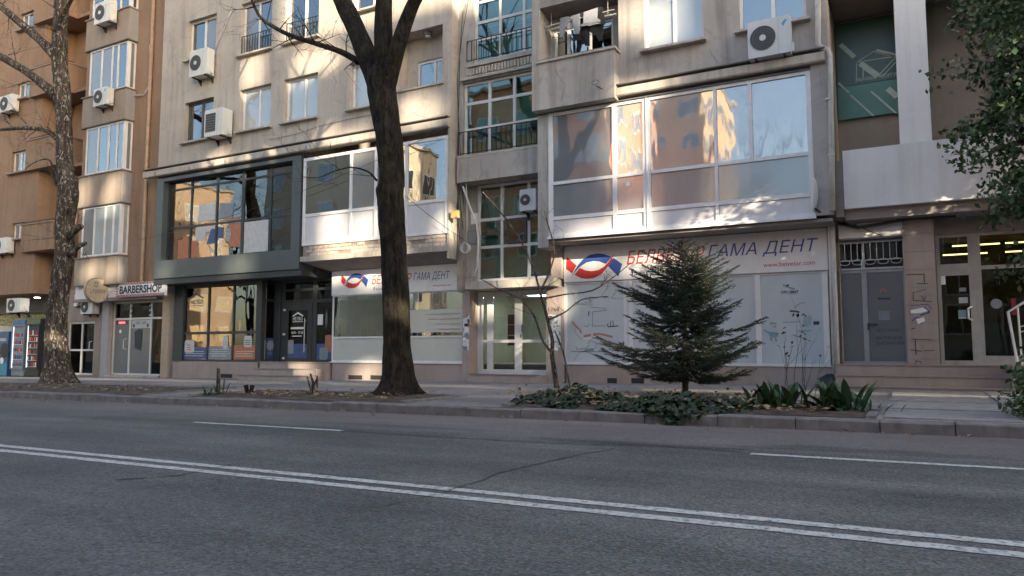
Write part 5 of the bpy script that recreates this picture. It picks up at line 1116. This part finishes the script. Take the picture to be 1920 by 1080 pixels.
# ================================================================== TREES
def grow(mb, p, d, L, r, depth, rnd, n=5, up=.12, spread=.7, kids=3, sides=6, leaves=None):
    pts = [p.copy()]; rad = [r]; seg = max(3, int(L/.28)); q = p.copy(); dd = d.normalized()
    for i in range(seg):
        dd = (dd+Vector((rnd.uniform(-1, 1), rnd.uniform(-1, 1), rnd.uniform(-1, 1)))*.16+Vector((0, 0, up*.4))).normalized()
        q = q+dd*(L/seg); pts.append(q.copy()); rad.append(r*(1-.72*(i+1)/seg))
    mb.tube(pts, rad, sides if r > .012 else 4, 0, cap=False)
    if leaves is not None and depth <= 1: leaves.append((pts[-1], dd))
    if depth <= 0: return
    for k in range(kids):
        i = rnd.randint(max(1, seg//3), seg); b = pts[i]; dn = (pts[i]-pts[i-1]).normalized()
        s = Vector((rnd.uniform(-1, 1), rnd.uniform(-1, 1), rnd.uniform(-.5, .9))); s = (s-dn*s.dot(dn)).normalized()
        grow(mb, b, dn+s*spread*rnd.uniform(.7, 1.3), L*rnd.uniform(.45, .75), max(.0035, rad[i]*.62), depth-1, rnd, n, up, spread, kids, sides, leaves)
def limb_px(pts, Y, dy=0.0, y1=0.0):
    """pixels (x, y, width px) on a plane that leans by dy (start) .. y1 (end) from Y -> points, radii"""
    P3, rr = [], []; n = len(pts)
    for i, (a, b, w) in enumerate(pts):
        yy = Y+dy+(y1-dy)*i/max(1, n-1); x, z = P(a, b, yy); q = Vector((x, yy, z-H)); P3.append(Vector((x, yy, z))); rr.append(w/2/FPX*q.dot(_F)/math.sqrt(1+((a-960)/FPX)**2)*.90)
    return P3, rr
def smooth_path(pts, rad, k=3):
    op, orr = [], []
    for i in range(len(pts)-1):
        p0, p1, p2, p3 = pts[max(i-1, 0)], pts[i], pts[i+1], pts[min(i+2, len(pts)-1)]
        for j in range(k):
            t = j/k; op.append(.5*((2*p1)+(p2-p0)*t+(2*p0-5*p1+4*p2-p3)*t*t+(3*p1-p0-3*p2+p3)*t**3)); orr.append(rad[i]+(rad[i+1]-rad[i])*t)
    op.append(pts[-1]); orr.append(rad[-1]); return op, orr
def trunk_mesh(mb, pts, rad, n=72, flare=.4, seed=0):
    pts, rad = smooth_path(pts, rad, 7); z0 = pts[0].z; base = len(mb.v)
    for i, (p, r) in enumerate(zip(pts, rad)):
        for k in range(n):
            a = 2*math.pi*k/n; h = p.z-z0; lob = math.exp(-h/.20)*.45*math.sin(5*a+seed)*(.6+.6*noise.noise(Vector((math.cos(a), math.sin(a), seed))))+math.exp(-h/.5)*.10*math.sin(8*a+1.3+seed)
            rr = r*(1+lob+.10*noise.noise(Vector((math.cos(a)*1.6, math.sin(a)*1.6, p.z*1.3+seed)))+.05*noise.noise(Vector((math.cos(a)*5, math.sin(a)*5, p.z*4)))+.045*noise.noise(Vector((math.cos(a)*11, math.sin(a)*11, p.z*1.6))))
            mb.v.append((p.x+rr*math.cos(a), p.y+rr*math.sin(a), p.z))
    for i in range(len(pts)-1):
        for k in range(n):
            a = base+i*n+k; b = base+i*n+(k+1) % n; mb.f.append((a, b, b+n, a+n)); mb.m.append(0)
mBark1 = bark('plane_bark_dark', (.040, .034, .030), (.016, .0135, .012), (.16, .135, .105), 0, .12)
mBark2 = bark('plane_bark_mottled', (.12, .098, .08), (.055, .045, .038), (.34, .31, .26), .2, 0, 6.5)
mBark3 = bark('sapling_bark', (.16, .13, .11), (.08, .065, .055), (.25, .2, .17), .2)
def plane_tree(label, trunk, limbs, bark_m, foot, seed, twigs=()):
    Y = ground(*foot).y; b0 = ground(*foot); t = thing('plane_tree', label, 'tree', b0); rnd = random.Random(seed)
    pts, rad = limb_px(trunk, Y); pts[0].z = zp(pts[0].x, Y)-.06
    mb = MB(); trunk_mesh(mb, pts, rad, seed=seed); mb.build('trunk', bark_m, t, True)
    cr = MB()
    for (lp_, d0, d1, cont, tw) in limbs:
        p, r = limb_px(lp_, Y, d0, d1); p, r = smooth_path(p, r, 4); lm = MB(); lm.tube(p, r, 16 if r[0] > .08 else 10, 0, wob=.16); 
        dn = (p[-1]-p[-2]).normalized()
        lm.build('limb', bark_m, t, True)
        if cont:
            for k in range(cont[1]): grow(cr, p[-1], dn+Vector((rnd.uniform(-.4, .4), rnd.uniform(-.4, .4), .2)), cont[0]*rnd.uniform(.7, 1.1), r[-1]*.75, 2, rnd, kids=3)
        for k in range(tw):
            i = rnd.randint(1, len(p)-1); s = Vector((rnd.uniform(-1, 1), rnd.uniform(-1, .3), rnd.uniform(-.7, .8)))
            grow(cr, p[i], s, rnd.uniform(.5, 1.3), min(.016, r[i]*.5), 2, rnd, kids=3, up=.02, spread=1.0)
    cr.build('crown', bark_m, t, True)
    return t
plane_tree('thick dark-barked plane tree forking in front of the beige wing',
    [(745,756,172), (745,745,122), (746,728,86), (746,700,68), (745,660,60), (744,626,57), (742,560,55), (740,503,54), (735,430,54), (732,380,55), (731,358,58), (735,335,52), (730,270,54), (723,220,57), (717,180,60), (714,150,60), (715,128,48)],
    [([(716,196,30), (706,160,40), (694,122,45), (676,75,42), (656,30,39), (640,-5,37), (618,-60,32)], 0, .25, (3.4, 3), 2),
     ([(722,190,36), (721,140,42), (720,110,40), (719,50,37), (720,0,35), (722,-70,31)], 0, -.1, (3.6, 3), 2),
     ([(720,200,26), (729,150,36), (741,105,34), (757,55,30), (773,12,27), (786,-15,25), (806,-70,22)], 0, -.3, (3.0, 3), 2),
     ([(672,116,15), (640,98,13), (600,84,11), (560,72,10), (530,60,9), (505,45,9), (488,32,7), (474,5,6), (462,-30,5)], .1, .5, (1.6, 3), 17),
     ([(706,338,5), (690,322,4), (660,314,3), (630,320,2.4), (595,333,1.8), (566,331,1.2)], -.15, .3, None, 5)], mBark1, (745, 742), 4)
plane_tree('mottled plane tree with pale flaking bark beside the brown block',
    [(110,732,118), (110,718,88), (108,690,60), (106,650,51), (106,613,47), (111,547,43), (120,480,42), (122,420,41), (128,372,47), (126,340,43), (121,300,36), (120,233,34), (117,167,36), (112,125,33), (112,80,33), (114,33,30), (116,0,33), (121,-70,28)],
    [([(112,118,20), (88,88,22), (60,62,19), (30,36,17), (0,10,16), (-60,-44,14)], 0, -.5, (2.5, 2), 4),
     ([(114,192,24), (95,170,24), (70,150,20), (40,128,18), (0,106,18), (-60,76,16)], 0, -.6, (2.5, 2), 11),
     ([(116,270,14), (98,252,11), (78,243,9), (50,240,9), (0,243,8), (-40,244,7)], 0, -.4, (1.2, 2), 15),
     ([(106,60,12), (112,38,11), (125,14,11), (140,-14,10), (160,-50,9)], -.15, -.5, (2.0, 3), 4),
     ([(128,445,16), (142,432,14), (152,424,13)], 0, -.1, None, 2), ([(130,478,14), (148,462,11), (160,456,9)], 0, -.05, None, 2),
     ([(106,348,6), (100,320,5), (92,300,4), (70,302,3), (46,318,2)], -.1, -.4, None, 4)], mBark2, (110, 720), 9)

# bare sapling by the entrance
sb0 = ground(1043, 727); sap = thing('bare_sapling', 'thin bare sapling in front of the stairwell entrance', 'tree', sb0); rnd = random.Random(21)
mb = MB(); Yv = sb0.y
stems = [([(1044,728,13), (1040,700,11), (1036,672,10), (1035,655,9)], 0, 0), ([(1035,657,8), (1036,640,8), (1030,612,7), (1022,580,6), (1012,545,5), (1004,515,4)], 0, .1), ([(1034,660,6), (1018,640,5), (1008,610,4), (1000,590,4), (975,560,3), (940,545,3), (900,522,2)], 0, -.2),
         ([(1012,548,5), (1030,510,4), (1040,470,3), (1030,430,3), (1020,395,2)], .1, 0), ([(1006,520,5), (990,480,4), (970,440,3), (940,400,3), (905,360,2)], .1, .2), ([(1020,560,4), (1060,552,3), (1110,545,3), (1150,520,2), (1180,495,2)], 0, -.1), ([(1028,600,4), (1060,585,3), (1090,562,2), (1140,556,2)], 0, -.3), ([(1070,735,5), (1064,700,4), (1056,660,4), (1040,620,3)], .1, 0)]
for lp_, a, b in stems:
    p, r = limb_px(lp_, Yv, a, b); p, r = smooth_path(p, r, 3); mb.tube(p, r, 7, 0, wob=.15)
    for k in range(5):
        i = rnd.randint(len(p)//3, len(p)-1)
        if r[i] < .03 and p[i].z > 1.5: grow(mb, p[i], Vector((rnd.uniform(-1, 1), rnd.uniform(-.6, .6), rnd.uniform(-.2, 1))), rnd.uniform(.3, .75), max(.004, r[i]*.45), 2, rnd, kids=2, up=.05, spread=.9)
mb.build('trunk', mBark3, sap, True)

# spruce
mNeedle = leafmat('spruce_needles', (.012, .025, .015), (.023, .04, .022), (.036, .058, .032), 12, .65)
sb = ground(1285, 742); sp_ = thing('spruce_tree', 'young dark green spruce standing in the ivy bed before the shop sign', 'tree', sb); rnd = random.Random(5)
topz = P(1283, 452, sb.y)[1]; HS = topz-sb.z; pxm = abs(P(1385, 600, sb.y)[0]-P(1285, 600, sb.y)[0])/100
MB().tube([sb+Vector((0, 0, -.06)), sb+Vector((.01, 0, HS*.4)), sb+Vector((0, 0, HS*.98))], [.062, .045, .008], 10).build('trunk', mBark3, sp_, True)
prof = [(0, .03), (.06, .26), (.16, .62), (.28, .90), (.38, 1.06), (.48, 1.2), (.58, 1.22), (.68, 1.4), (.76, 1.38), (.83, 1.0), (.88, .6), (.93, .3)]   # fraction from the top, radius in units of 110 px
def prad(f):
    for (a, ra_), (b, rb_) in zip(prof, prof[1:]):
        if a <= f <= b: return (ra_+(rb_-ra_)*(f-a)/(b-a))*94*pxm
    return .3
nd = MB(); wd = MB()
def sprig(p, d, L, rnd, dense=1.0):
    u = d.normalized(); s = u.orthogonal().normalized(); b = u.cross(s); n = max(7, int(L*130*dense))
    wd.tube([p, p+u*L], [.004, .002], 3, cap=False)
    for i in range(n):
        c = p+u*(L*(i+.5)/n); a = rnd.uniform(0, 6.28); v = (s*math.cos(a)+b*math.sin(a)+u*.75+Vector((0, 0, .15))).normalized(); l = rnd.uniform(.026, .042); w = v.cross(u).normalized()*.0055
        nd.tri(c-w, c+w, c+v*l)
f = .02
while f < .90:
    z = sb.z+HS*(1-f); R0 = prad(f); nb = 6 if f < .2 else 9; a0 = rnd.uniform(0, 6.28)
    for k in range(nb):
        if rnd.random() < .12: continue
        a = a0+6.283*k/nb+rnd.uniform(-.25, .25); L = R0*rnd.choice((rnd.uniform(.5, .9), rnd.uniform(.8, 1.22)))*(1.1 if abs(math.cos(a)) > .8 else 1); lift = .55-.85*f; pts = []
        for i in range(7):
            t_ = i/6; pts.append(Vector((sb.x+math.cos(a)*L*t_, sb.y+math.sin(a)*L*t_, z+L*(lift*t_-.5*t_*(1-t_)*f+.16*t_*t_*f))))
        wd.tube(pts, [.011*(1-.8*i/6)+.002 for i in range(7)], 4, cap=False)
        side = Vector((-math.sin(a), math.cos(a), 0)); ns = max(3, int(L/.072))
        for j in range(ns):
            t_ = .18+.82*(j+rnd.random()*.5)/ns; i = min(5, int(t_*6)); q = pts[i].lerp(pts[i+1], t_*6-i) if t_ < 1 else pts[6]; dn = (pts[i+1]-pts[i]).normalized()
            for sg in (-1, 1):
                l = max(.07, min(.34, (1-t_*.75)*L*.42))*rnd.uniform(.7, 1.15); dd = dn*.8+side*sg*rnd.uniform(.6, 1)+Vector((0, 0, rnd.uniform(-.35, .1)))
                sprig(q, dd, l, rnd, .8)
                if l > .18: sprig(q+dd.normalized()*l*.5, dn+side*sg*.2+Vector((0, 0, -.2)), l*.5, rnd, .8)
        sprig(pts[5], pts[6]-pts[5], max(.12, (pts[6]-pts[5]).length*1.2), rnd, 1.2)
    f += .025 if f < .5 else .030
sprig(sb+Vector((0, 0, HS*.94)), Vector((0, 0, 1)), HS*.08, rnd, 2)
nd.build('needles', mNeedle, sp_, kind='stuff'); wd.build('branches', mBark3, sp_)

# ivy ground cover (two mats), each one mass of leaves
mIvy = leafmat('ivy_leaf', (.015, .028, .014), (.034, .055, .026), (.07, .095, .05), 14, .45); mLaur = leafmat('broad_leaf', (.028, .062, .026), (.05, .10, .04), None, 5, .4)
def ivy(name, cx_, cy_, rx, ry, hgt, n, seed, label):
    mb = MB(); rnd = random.Random(seed)
    for i in range(n):
        a = rnd.uniform(0, 6.28); q = math.sqrt(rnd.random()); x = cx_+rx*q*math.cos(a)*(1+.15*math.sin(3*a+seed)); y = cy_+ry*q*math.sin(a)*(1+.12*math.sin(4*a))
        hh = hgt*(1-q**2.2)*(.75+.5*noise.noise(Vector((x*2.5, y*2.5, seed))))+.03; z = zp(x, max(y, KY+.02))+rnd.uniform(.25, 1)*hh
        if y < KY+.02: z -= min(.12, (KY+.02-y)*.9)
        s = rnd.uniform(.02, .068); az = rnd.uniform(0, 6.28); nrm = Vector((rnd.uniform(-.8, .8), rnd.uniform(-1.1, .4), 1)).normalized(); u = Vector((math.cos(az), math.sin(az), 0)); u = (u-nrm*u.dot(nrm)).normalized(); w = nrm.cross(u); c = Vector((x, y, z))
        k = len(mb.v); mb.v += [tuple(c-u*s), tuple(c+w*s*.9-u*s*.3), tuple(c+u*s+nrm*-.01), tuple(c-w*s*.9-u*s*.3), tuple(c-nrm*.006)]
        mb.f += [(k, k+4, k+1), (k+1, k+4, k+2), (k+2, k+4, k+3), (k+3, k+4, k)]; mb.m += [0]*4
    o = mb.build(name, mIvy, None, kind='stuff'); tag(o, label, 'ivy'); return o
iv1a, iv1b = ground(960, 762), ground(1165, 745); g2a = ground(1265, 772)
ivy('ivy', -5.0, 11.45, 1.05, .95, .30, 3300, 2, 'dark ivy mound over the kerb beside the bare sapling')
ivy('ivy', -3.15, 11.1, 1.25, .98, .24, 3800, 8, 'dark ivy carpet spilling over the kerb below the spruce')
# broad-leaved plants
def leafy(base, n, L, label, seed, wid=.058, lean=.38, mat=mLaur, grp=None):
    t = thing('broadleaf_plant', label, 'plant', base, grp); rnd = random.Random(seed)
    for i in range(n):
        a = rnd.uniform(0, 6.28); le = rnd.uniform(.05, lean) if i > n*.25 else rnd.uniform(lean, 1.3); l = L*rnd.uniform(.65, 1.1); o = base+Vector((rnd.gauss(0, .19), rnd.gauss(0, .09), 0)); hd = Vector((math.cos(a), math.sin(a), 0)); sd = Vector((-math.sin(a), math.cos(a), 0)); mb = MB(); rows = []
        for k in range(7):
            t_ = k/6; ang = le+t_*.45*le+.1*t_; p = o+hd*(l*t_*math.sin(ang))+Vector((0, 0, l*t_*math.cos(ang)*(1-.12*t_))); w = wid*l/L*(math.sin(math.pi*min(1, .08+t_*.92))**.8)
            rows.append((p-sd*w+hd*w*.0+Vector((0, 0, w*.25)), p, p+sd*w+Vector((0, 0, w*.25))))
        for r0, r1 in zip(rows, rows[1:]): mb.quad(r0[0], r0[1], r1[1], r1[0]); mb.quad(r0[1], r0[2], r1[2], r1[1])
        mb.build('leaf', mat, t, True)
    return t
b1 = Vector((-1.72, 11.25, zp(-1.7, 11.25))); b2 = Vector((-.98, 11.35, zp(-1, 11.35)))
leafy(b1, 46, .50, 'clump of broad upright green leaves next to the ivy carpet', 3); leafy(b2, 42, .54, 'clump of broad upright green leaves beside the bare soil', 6)
leafy(Vector((-2.05, 10.95, zp(-2, 10.95))), 14, .34, 'low clump of drooping brownish green leaves on the kerb', 9, .08, .9)
leafy(Vector((-.62, 11.5, zp(-.6, 11.5))), 12, .26, 'small tuft of grassy leaves at the end of the bed', 12, .02, .6)
# leggy shrub with few leaves
lg0 = Vector((-1.5, 11.9, zp(-1.5, 11.9))); ls = thing('leggy_shrub', 'leggy shrub with few dry leaves rising behind the broad leaves', 'shrub', lg0); rnd = random.Random(14); mb = MB(); lv = []
for k in range(8): grow(mb, lg0+Vector((rnd.uniform(-.25, .25), rnd.uniform(-.1, .1), 0)), Vector((rnd.uniform(-.25, .25), rnd.uniform(-.2, .2), 1)), rnd.uniform(.7, 1.15), .008, 1, rnd, kids=2, up=.25, spread=.5, leaves=lv)
mb.build('stems', mBark3, ls); mb = MB()
for p, d in lv: flat_leaf(mb, p.x, p.y, p.z, rnd.uniform(.03, .05), rnd, 1.2)
mb.build('leaves', mIvy, ls)
# cut plants in the second bed
y0 = ground(405, 742); yu = leafy(Vector((y0.x, y0.y, zp(y0.x, y0.y))), 30, .34, 'spiky low plant with cut stems in the bare soil bed', 31, .022, .9)
for k in range(6): a = Vector((y0.x+random.uniform(-.12, .12), y0.y+random.uniform(-.08, .08), zp(y0.x, y0.y))); MB().tube([a, a+Vector((random.uniform(-.05, .05), 0, random.uniform(.35, .6)))], [.018, .014], 7).build('cut_stem', mBark3, yu)
c0 = ground(590, 742); cs = thing('cut_shrub', 'shrub cut back to pale stubs in the bare soil bed', 'shrub', c0)
for k in range(7): a = c0+Vector((random.uniform(-.06, .06), random.uniform(-.06, .06), -.02)); MB().tube([a, a+Vector((random.uniform(-.1, .1), 0, .12)), a+Vector((random.uniform(-.16, .16), random.uniform(-.05, .05), random.uniform(.25, .5)))], [.022, .019, .016], 7).build('cut_stem', mBark2, cs)
c1 = ground(467, 740); cu_ = thing('tree_stump', 'small dark twin stump in the soil bed', 'stump', c1)
for dx in (-.06, .05): MB().tube([c1+Vector((dx, 0, -.02)), c1+Vector((dx*1.3, 0, .1)), c1+Vector((dx*1.8, 0, .2))], [.06, .045, .05], 9).build('stump_stem', mBark1, cu_)
# rubbish bag
bg0 = Vector((-1.55, 16.98, zp(-1.5, 17))); mb = MB(); 
for j in range(9):
    for i in range(14):
        a = 6.283*i/14; v_ = j/8; r_ = .36*(1-v_**2.4*.8)*(1+.16*noise.noise(Vector((math.cos(a)*2, math.sin(a)*2, v_*4)))); mb.v.append((bg0.x+r_*.8*math.cos(a), bg0.y+r_*.6*math.sin(a), bg0.z+.30*v_))
for j in range(8):
    for i in range(14): a = j*14+i; b = j*14+(i+1) % 14; mb.f.append((a, b, b+14, a+14)); mb.m.append(0)
mb.f.append(tuple(range(13, -1, -1))); mb.m.append(0); mb.f.append(tuple(range(112, 126))); mb.m.append(0)
tag(mb.build('rubbish_bag', mBlack, None, True), 'crumpled black bundle leaning on the plinth beside the stone steps', 'bag')
# leafy evergreen at the right
mEv = leafmat('evergreen_leaf', (.03, .058, .024), (.07, .115, .042), (.17, .20, .055), 6, .4)
tb = Vector((2.75, 14.4, zp(2.7, 14.4))); et = thing('evergreen_tree', 'dark leafy tree overhanging the white balcony', 'tree', tb); rnd = random.Random(17); mb = MB(); lv = []
mb.tube([tb+Vector((0, 0, -.05)), tb+Vector((-.05, 0, 2.2)), tb+Vector((.05, .1, 5)), tb+Vector((-.1, 0, 8))], [.17, .14, .11, .05], 12, wob=.15)
lf = MB()
for k in range(300):
    z = 2.35+6.8*rnd.random(); o = tb+Vector((0, 0, z)); L = (1.6+.75*math.sin((z-2.2)/7*math.pi))*rnd.uniform(.5, 1.0); a = rnd.uniform(0, 6.28); tip = o+Vector((math.cos(a)*L, math.sin(a)*L*.85, rnd.uniform(-.7, .25)))
    md = o.lerp(tip, .5)+Vector((0, 0, .12)); mb.tube([o, md, tip], [.02, .012, .004], 5, cap=False)
    for j in range(150):
        t_ = rnd.random()**.6; c = (o.lerp(md, t_*2) if t_ < .5 else md.lerp(tip, t_*2-1))+Vector((rnd.gauss(0, .12), rnd.gauss(0, .12), rnd.gauss(-.05, .12)))
        s = rnd.uniform(.028, .06); nrm = Vector((rnd.uniform(-1, 1), rnd.uniform(-1, 1), rnd.uniform(-.2, 1))).normalized(); u = nrm.orthogonal().normalized(); w = nrm.cross(u); az = rnd.uniform(0, 6.28); u2 = u*math.cos(az)+w*math.sin(az); w2 = nrm.cross(u2)
        lf.quad(c-u2*s*1.2, c+w2*s*.8, c+u2*s*1.2, c-w2*s*.8)
mb.build('trunk', mBark3, et, True); lf.build('crown', mEv, et, kind='stuff')
shb = Vector((1.62, 11.25, zp(1.6, 11.25))); sh = thing('evergreen_shrub', 'dark rounded evergreen shrub at the kerb beside the handrail', 'shrub', shb); mb = MB(); lf = MB()
for k in range(60):
    a = rnd.uniform(0, 6.28); el = rnd.uniform(.05, 1.45); L = rnd.uniform(.4, .85); tip = shb+Vector((math.cos(a)*math.cos(el)*L*1.0, math.sin(a)*math.cos(el)*L, math.sin(el)*L*1.25)); mb.tube([shb, tip], [.012, .003], 4, cap=False)
    for j in range(85):
        c = shb.lerp(tip, rnd.uniform(.35, 1))+Vector((rnd.gauss(0, .07), rnd.gauss(0, .07), rnd.gauss(0, .06))); c.z = max(c.z, shb.z+.03); s = rnd.uniform(.022, .04); nrm = Vector((rnd.uniform(-1, 1), rnd.uniform(-1, 1), rnd.uniform(-.1, 1))).normalized(); u = nrm.orthogonal().normalized(); w = nrm.cross(u)
        lf.quad(c-u*s*1.2, c+w*s*.8, c+u*s*1.2, c-w*s*.8)
mb.build('stems', mBark3, sh); lf.build('leaves', mEv, sh, kind='stuff')

# ================================================================== THE OTHER SIDE OF THE STREET (behind the camera; mirrored in the glass)
mO1 = plaster('orange_render', (.62, .25, .13), (.68, .30, .17), (.40, .16, .09), .3, .2); mO2 = plaster('cream_render', (.62, .55, .42), (.68, .61, .48), (.42, .36, .26), .3, .2); mO3 = plaster('tan_render', (.58, .42, .28), (.64, .48, .33), (.4, .3, .2), .3, .2)
def block(name, x0, x1, y0, y1, h, mat, label, floors, ncol, nside):
    b = thing(name, label, 'building', ((x0+x1)/2, y1, 0)); MB().box(x0, x1, y0, y1, -1, h).build('wall', mat, b); MB().box(x0-.25, x1+.25, y0-.25, y1+.25, h+.002, h+.25).build('roof', mConc, b)
    fw = MB(); fw.box(-.75, .75, 0, .08, -.8, .8); fr_ = None; pn = None
    for f_ in range(floors):
        z = 2.2+f_*(h-2.4)/floors+.4
        for c in range(ncol+nside):
            if c < ncol: loc = (x0+(c+.5)*(x1-x0)/ncol, y1+.002, z); rz = 0
            else: loc = (x1+.002, y0+(c-ncol+.5)*(y1-y0)/nside, z); rz = -math.pi/2
            if fr_ is None: fr_ = fw.build('window', mWhite, None).data; bpy.data.objects.remove(bpy.data.objects[-1]) if False else None
            o = bpy.data.objects.new('window', fr_); COL.objects.link(o); o.matrix_world = Matrix.Translation(loc) @ Matrix.Rotation(rz, 4, 'Z'); adopt(o, b)
            if pn is None:
                q = MB().box(-.66, -.04, .081, .086, -.7, .7).box(.04, .66, .081, .086, -.7, .7); pn = q.build('pane', gDark2, None); pnd = pn.data; bpy.data.objects.remove(pn)
                pn = True
            g_ = bpy.data.objects.new('pane', pnd); COL.objects.link(g_); g_.parent = o
    return b
gDark2 = film('far_window', (.05, .06, .07), .1)
def _fix():
    for o in list(bpy.data.objects):
        if o.name.startswith('window') and o.parent is None and o.type == 'MESH': bpy.data.objects.remove(o)
block('orange_apartment_block', -26, -15.5, -16.5, -8, 18.5, mO1, 'orange rendered apartment block across the street mirrored in the bay window', 6, 4, 3)
block('cream_apartment_block', -45, -34, -16.5, -8, 17, mO2, 'cream apartment block across the street mirrored in the stairwell glazing', 5, 4, 3)
block('tan_apartment_block', -70, -59, -16.5, -8, 16.5, mO3, 'tan apartment block far along the street mirrored in the dark bay', 5, 4, 3)
block('low_grey_house', -11, 6, -18, -9, 8.5, mB, 'low grey house across the street from the bay window', 3, 7, 2)
block('ochre_tower', -20, -14, -36, -26, 24, mO3, 'ochre tower behind the orange block mirrored in the bay window', 7, 2, 4)
_fix()
# added blocker out of view, its screen pierced to shape the facade's sun patches
SH = 24.75/math.tan(SUN_AZ); SZ = math.hypot(24.75, SH)*math.tan(SUN_EL)
tall = thing('sun_blocker', 'added grey sun blocker out of view across the street, pierced to throw sun patches', 'building', (38, -12, 0))
MB().box(6.5, 78, -20, -8.6, -1, 11.7).build('wall', mB, tall)
patches = [(158,345,163,390,16.6), (206,340,228,352,16.6), (200,355,222,384,16.6), (165,492,186,520,16.6), (205,488,222,522,16.6), (390,296,430,306,16.5), (462,288,520,298,16.5),
  (462,104,492,158,16.65), (556,98,592,138,16.65), (604,86,640,128,16.65), (602,242,640,286,16.65), (655,244,700,288,16.6), (757,186,800,244,16.65), (798,192,818,226,16.65), (618,400,652,446,16.6), (676,404,700,440,16.6),
  (430,478,474,512,16.6), (302,496,322,516,16.6), (612,458,700,480,16.6), (1150,160,1250,182,16.5), (1148,190,1214,320,16.6), (1160,392,1236,440,16.6), (1395,372,1520,402,16.6), (1160,2,1214,58,16.65), (1098,2,1130,20,16.6),
  (1186,464,1340,500,17.42), (1436,456,1548,492,17.42), (925,640,1000,716,17.7), (676,508,720,524,17.42), (540,678,584,704,17.2), (676,686,716,714,17.44), (1716,362,1815,376,16.75), (842,396,868,432,16.6), (1035,470,1052,512,17.4), (955,520,1010,536,16.95), (1012,556,1032,600,17.7), (128,662,150,700,17.3), (1212,2,1290,60,16.7)]
holes3 = []  # screen holes traced back along the sun from the wanted patches
for (a, b, c, d, Y) in patches:
    x0, z1 = P(a, b, Y); x1, z0 = P(c, d, Y); k = (Y+8.1)/24.75; holes3.append((x0+SH*k, x1+SH*k, min(z0, z1)+SZ*k, max(z0, z1)+SZ*k))
CS = .2; rw = MB(); nx = int((78-6.5)/CS); nz = int((30-11.7)/CS)
tA, tB = ground(745, 742), ground(110, 720)
def solid(x, z):
    if z > (30 if x < 24 else 22.8): return False
    for q in (tA, tB):                                   # left solid to keep the sun off both plane trunks
        k_ = (q.y+8.1)/24.75
        if abs(x-SH*k_-q.x) < .5 and z < SZ*k_+7.5: return True
    for (a, b, c, d) in holes3:
        cx_, cz_ = (a+b)/2, (c+d)/2; hx, hz = max(.5, (b-a)/2+.15), max(.42, (d-c)/2+.12); w = .5*noise.noise(Vector((x*1.1, z*1.1, 3)))+.7*noise.noise(Vector((x*2.3, z*2.3, 7)))
        if abs((x-cx_)/hx)**2.6+abs((z-cz_)/hz)**2.6 < 1.1+w: return False
    return True
for j in range(nz):
    z = 11.702+j*CS; run = None
    for i in range(nx+1):
        x = 6.5+i*CS; s_ = i < nx and solid(x+CS/2, z+CS/2)
        if s_ and run is None: run = x
        if not s_ and run is not None: rw.box(run, x, -8.25, -8.1, z, z+CS-.001); run = None
rw.build('sun_patch_screen', mB, tall)
# street trees on the far pavement
def far_tree(x, y, h, seed, label):
    b = Vector((x, y, zr(x)+.13)); t = thing('bare_street_tree', label, 'tree', b, 'bare trees on the far pavement'); rnd = random.Random(seed); mb = MB()
    top = b+Vector((rnd.uniform(-.3, .3), rnd.uniform(-.2, .2), h*.35)); mb.tube([b, b.lerp(top, .5)+Vector((.05, 0, 0)), top], [.24, .19, .16], 10, wob=.15); mb.build('trunk', mBark1, t, True); cr = MB()
    for k in range(5): grow(cr, top, Vector((rnd.uniform(-.8, .8), rnd.uniform(-.8, .8), 1)), h*.42*rnd.uniform(.8, 1.15), .085, 3, rnd, kids=4, spread=.75)
    cr.build('crown', mBark1, t, True)
for k, (x, y, h, lab) in enumerate(((-6.5, -4.6, 13, 'bare tree on the far pavement facing the bay window'), (-15.5, -4.2, 12, 'bare tree on the far pavement before the orange block'), (-29, -4.4, 14, 'bare tree on the far pavement between orange and cream blocks'), (-43, -4.2, 13, 'bare tree on the far pavement before the cream block'))): far_tree(x, y, h, 40+k, lab)
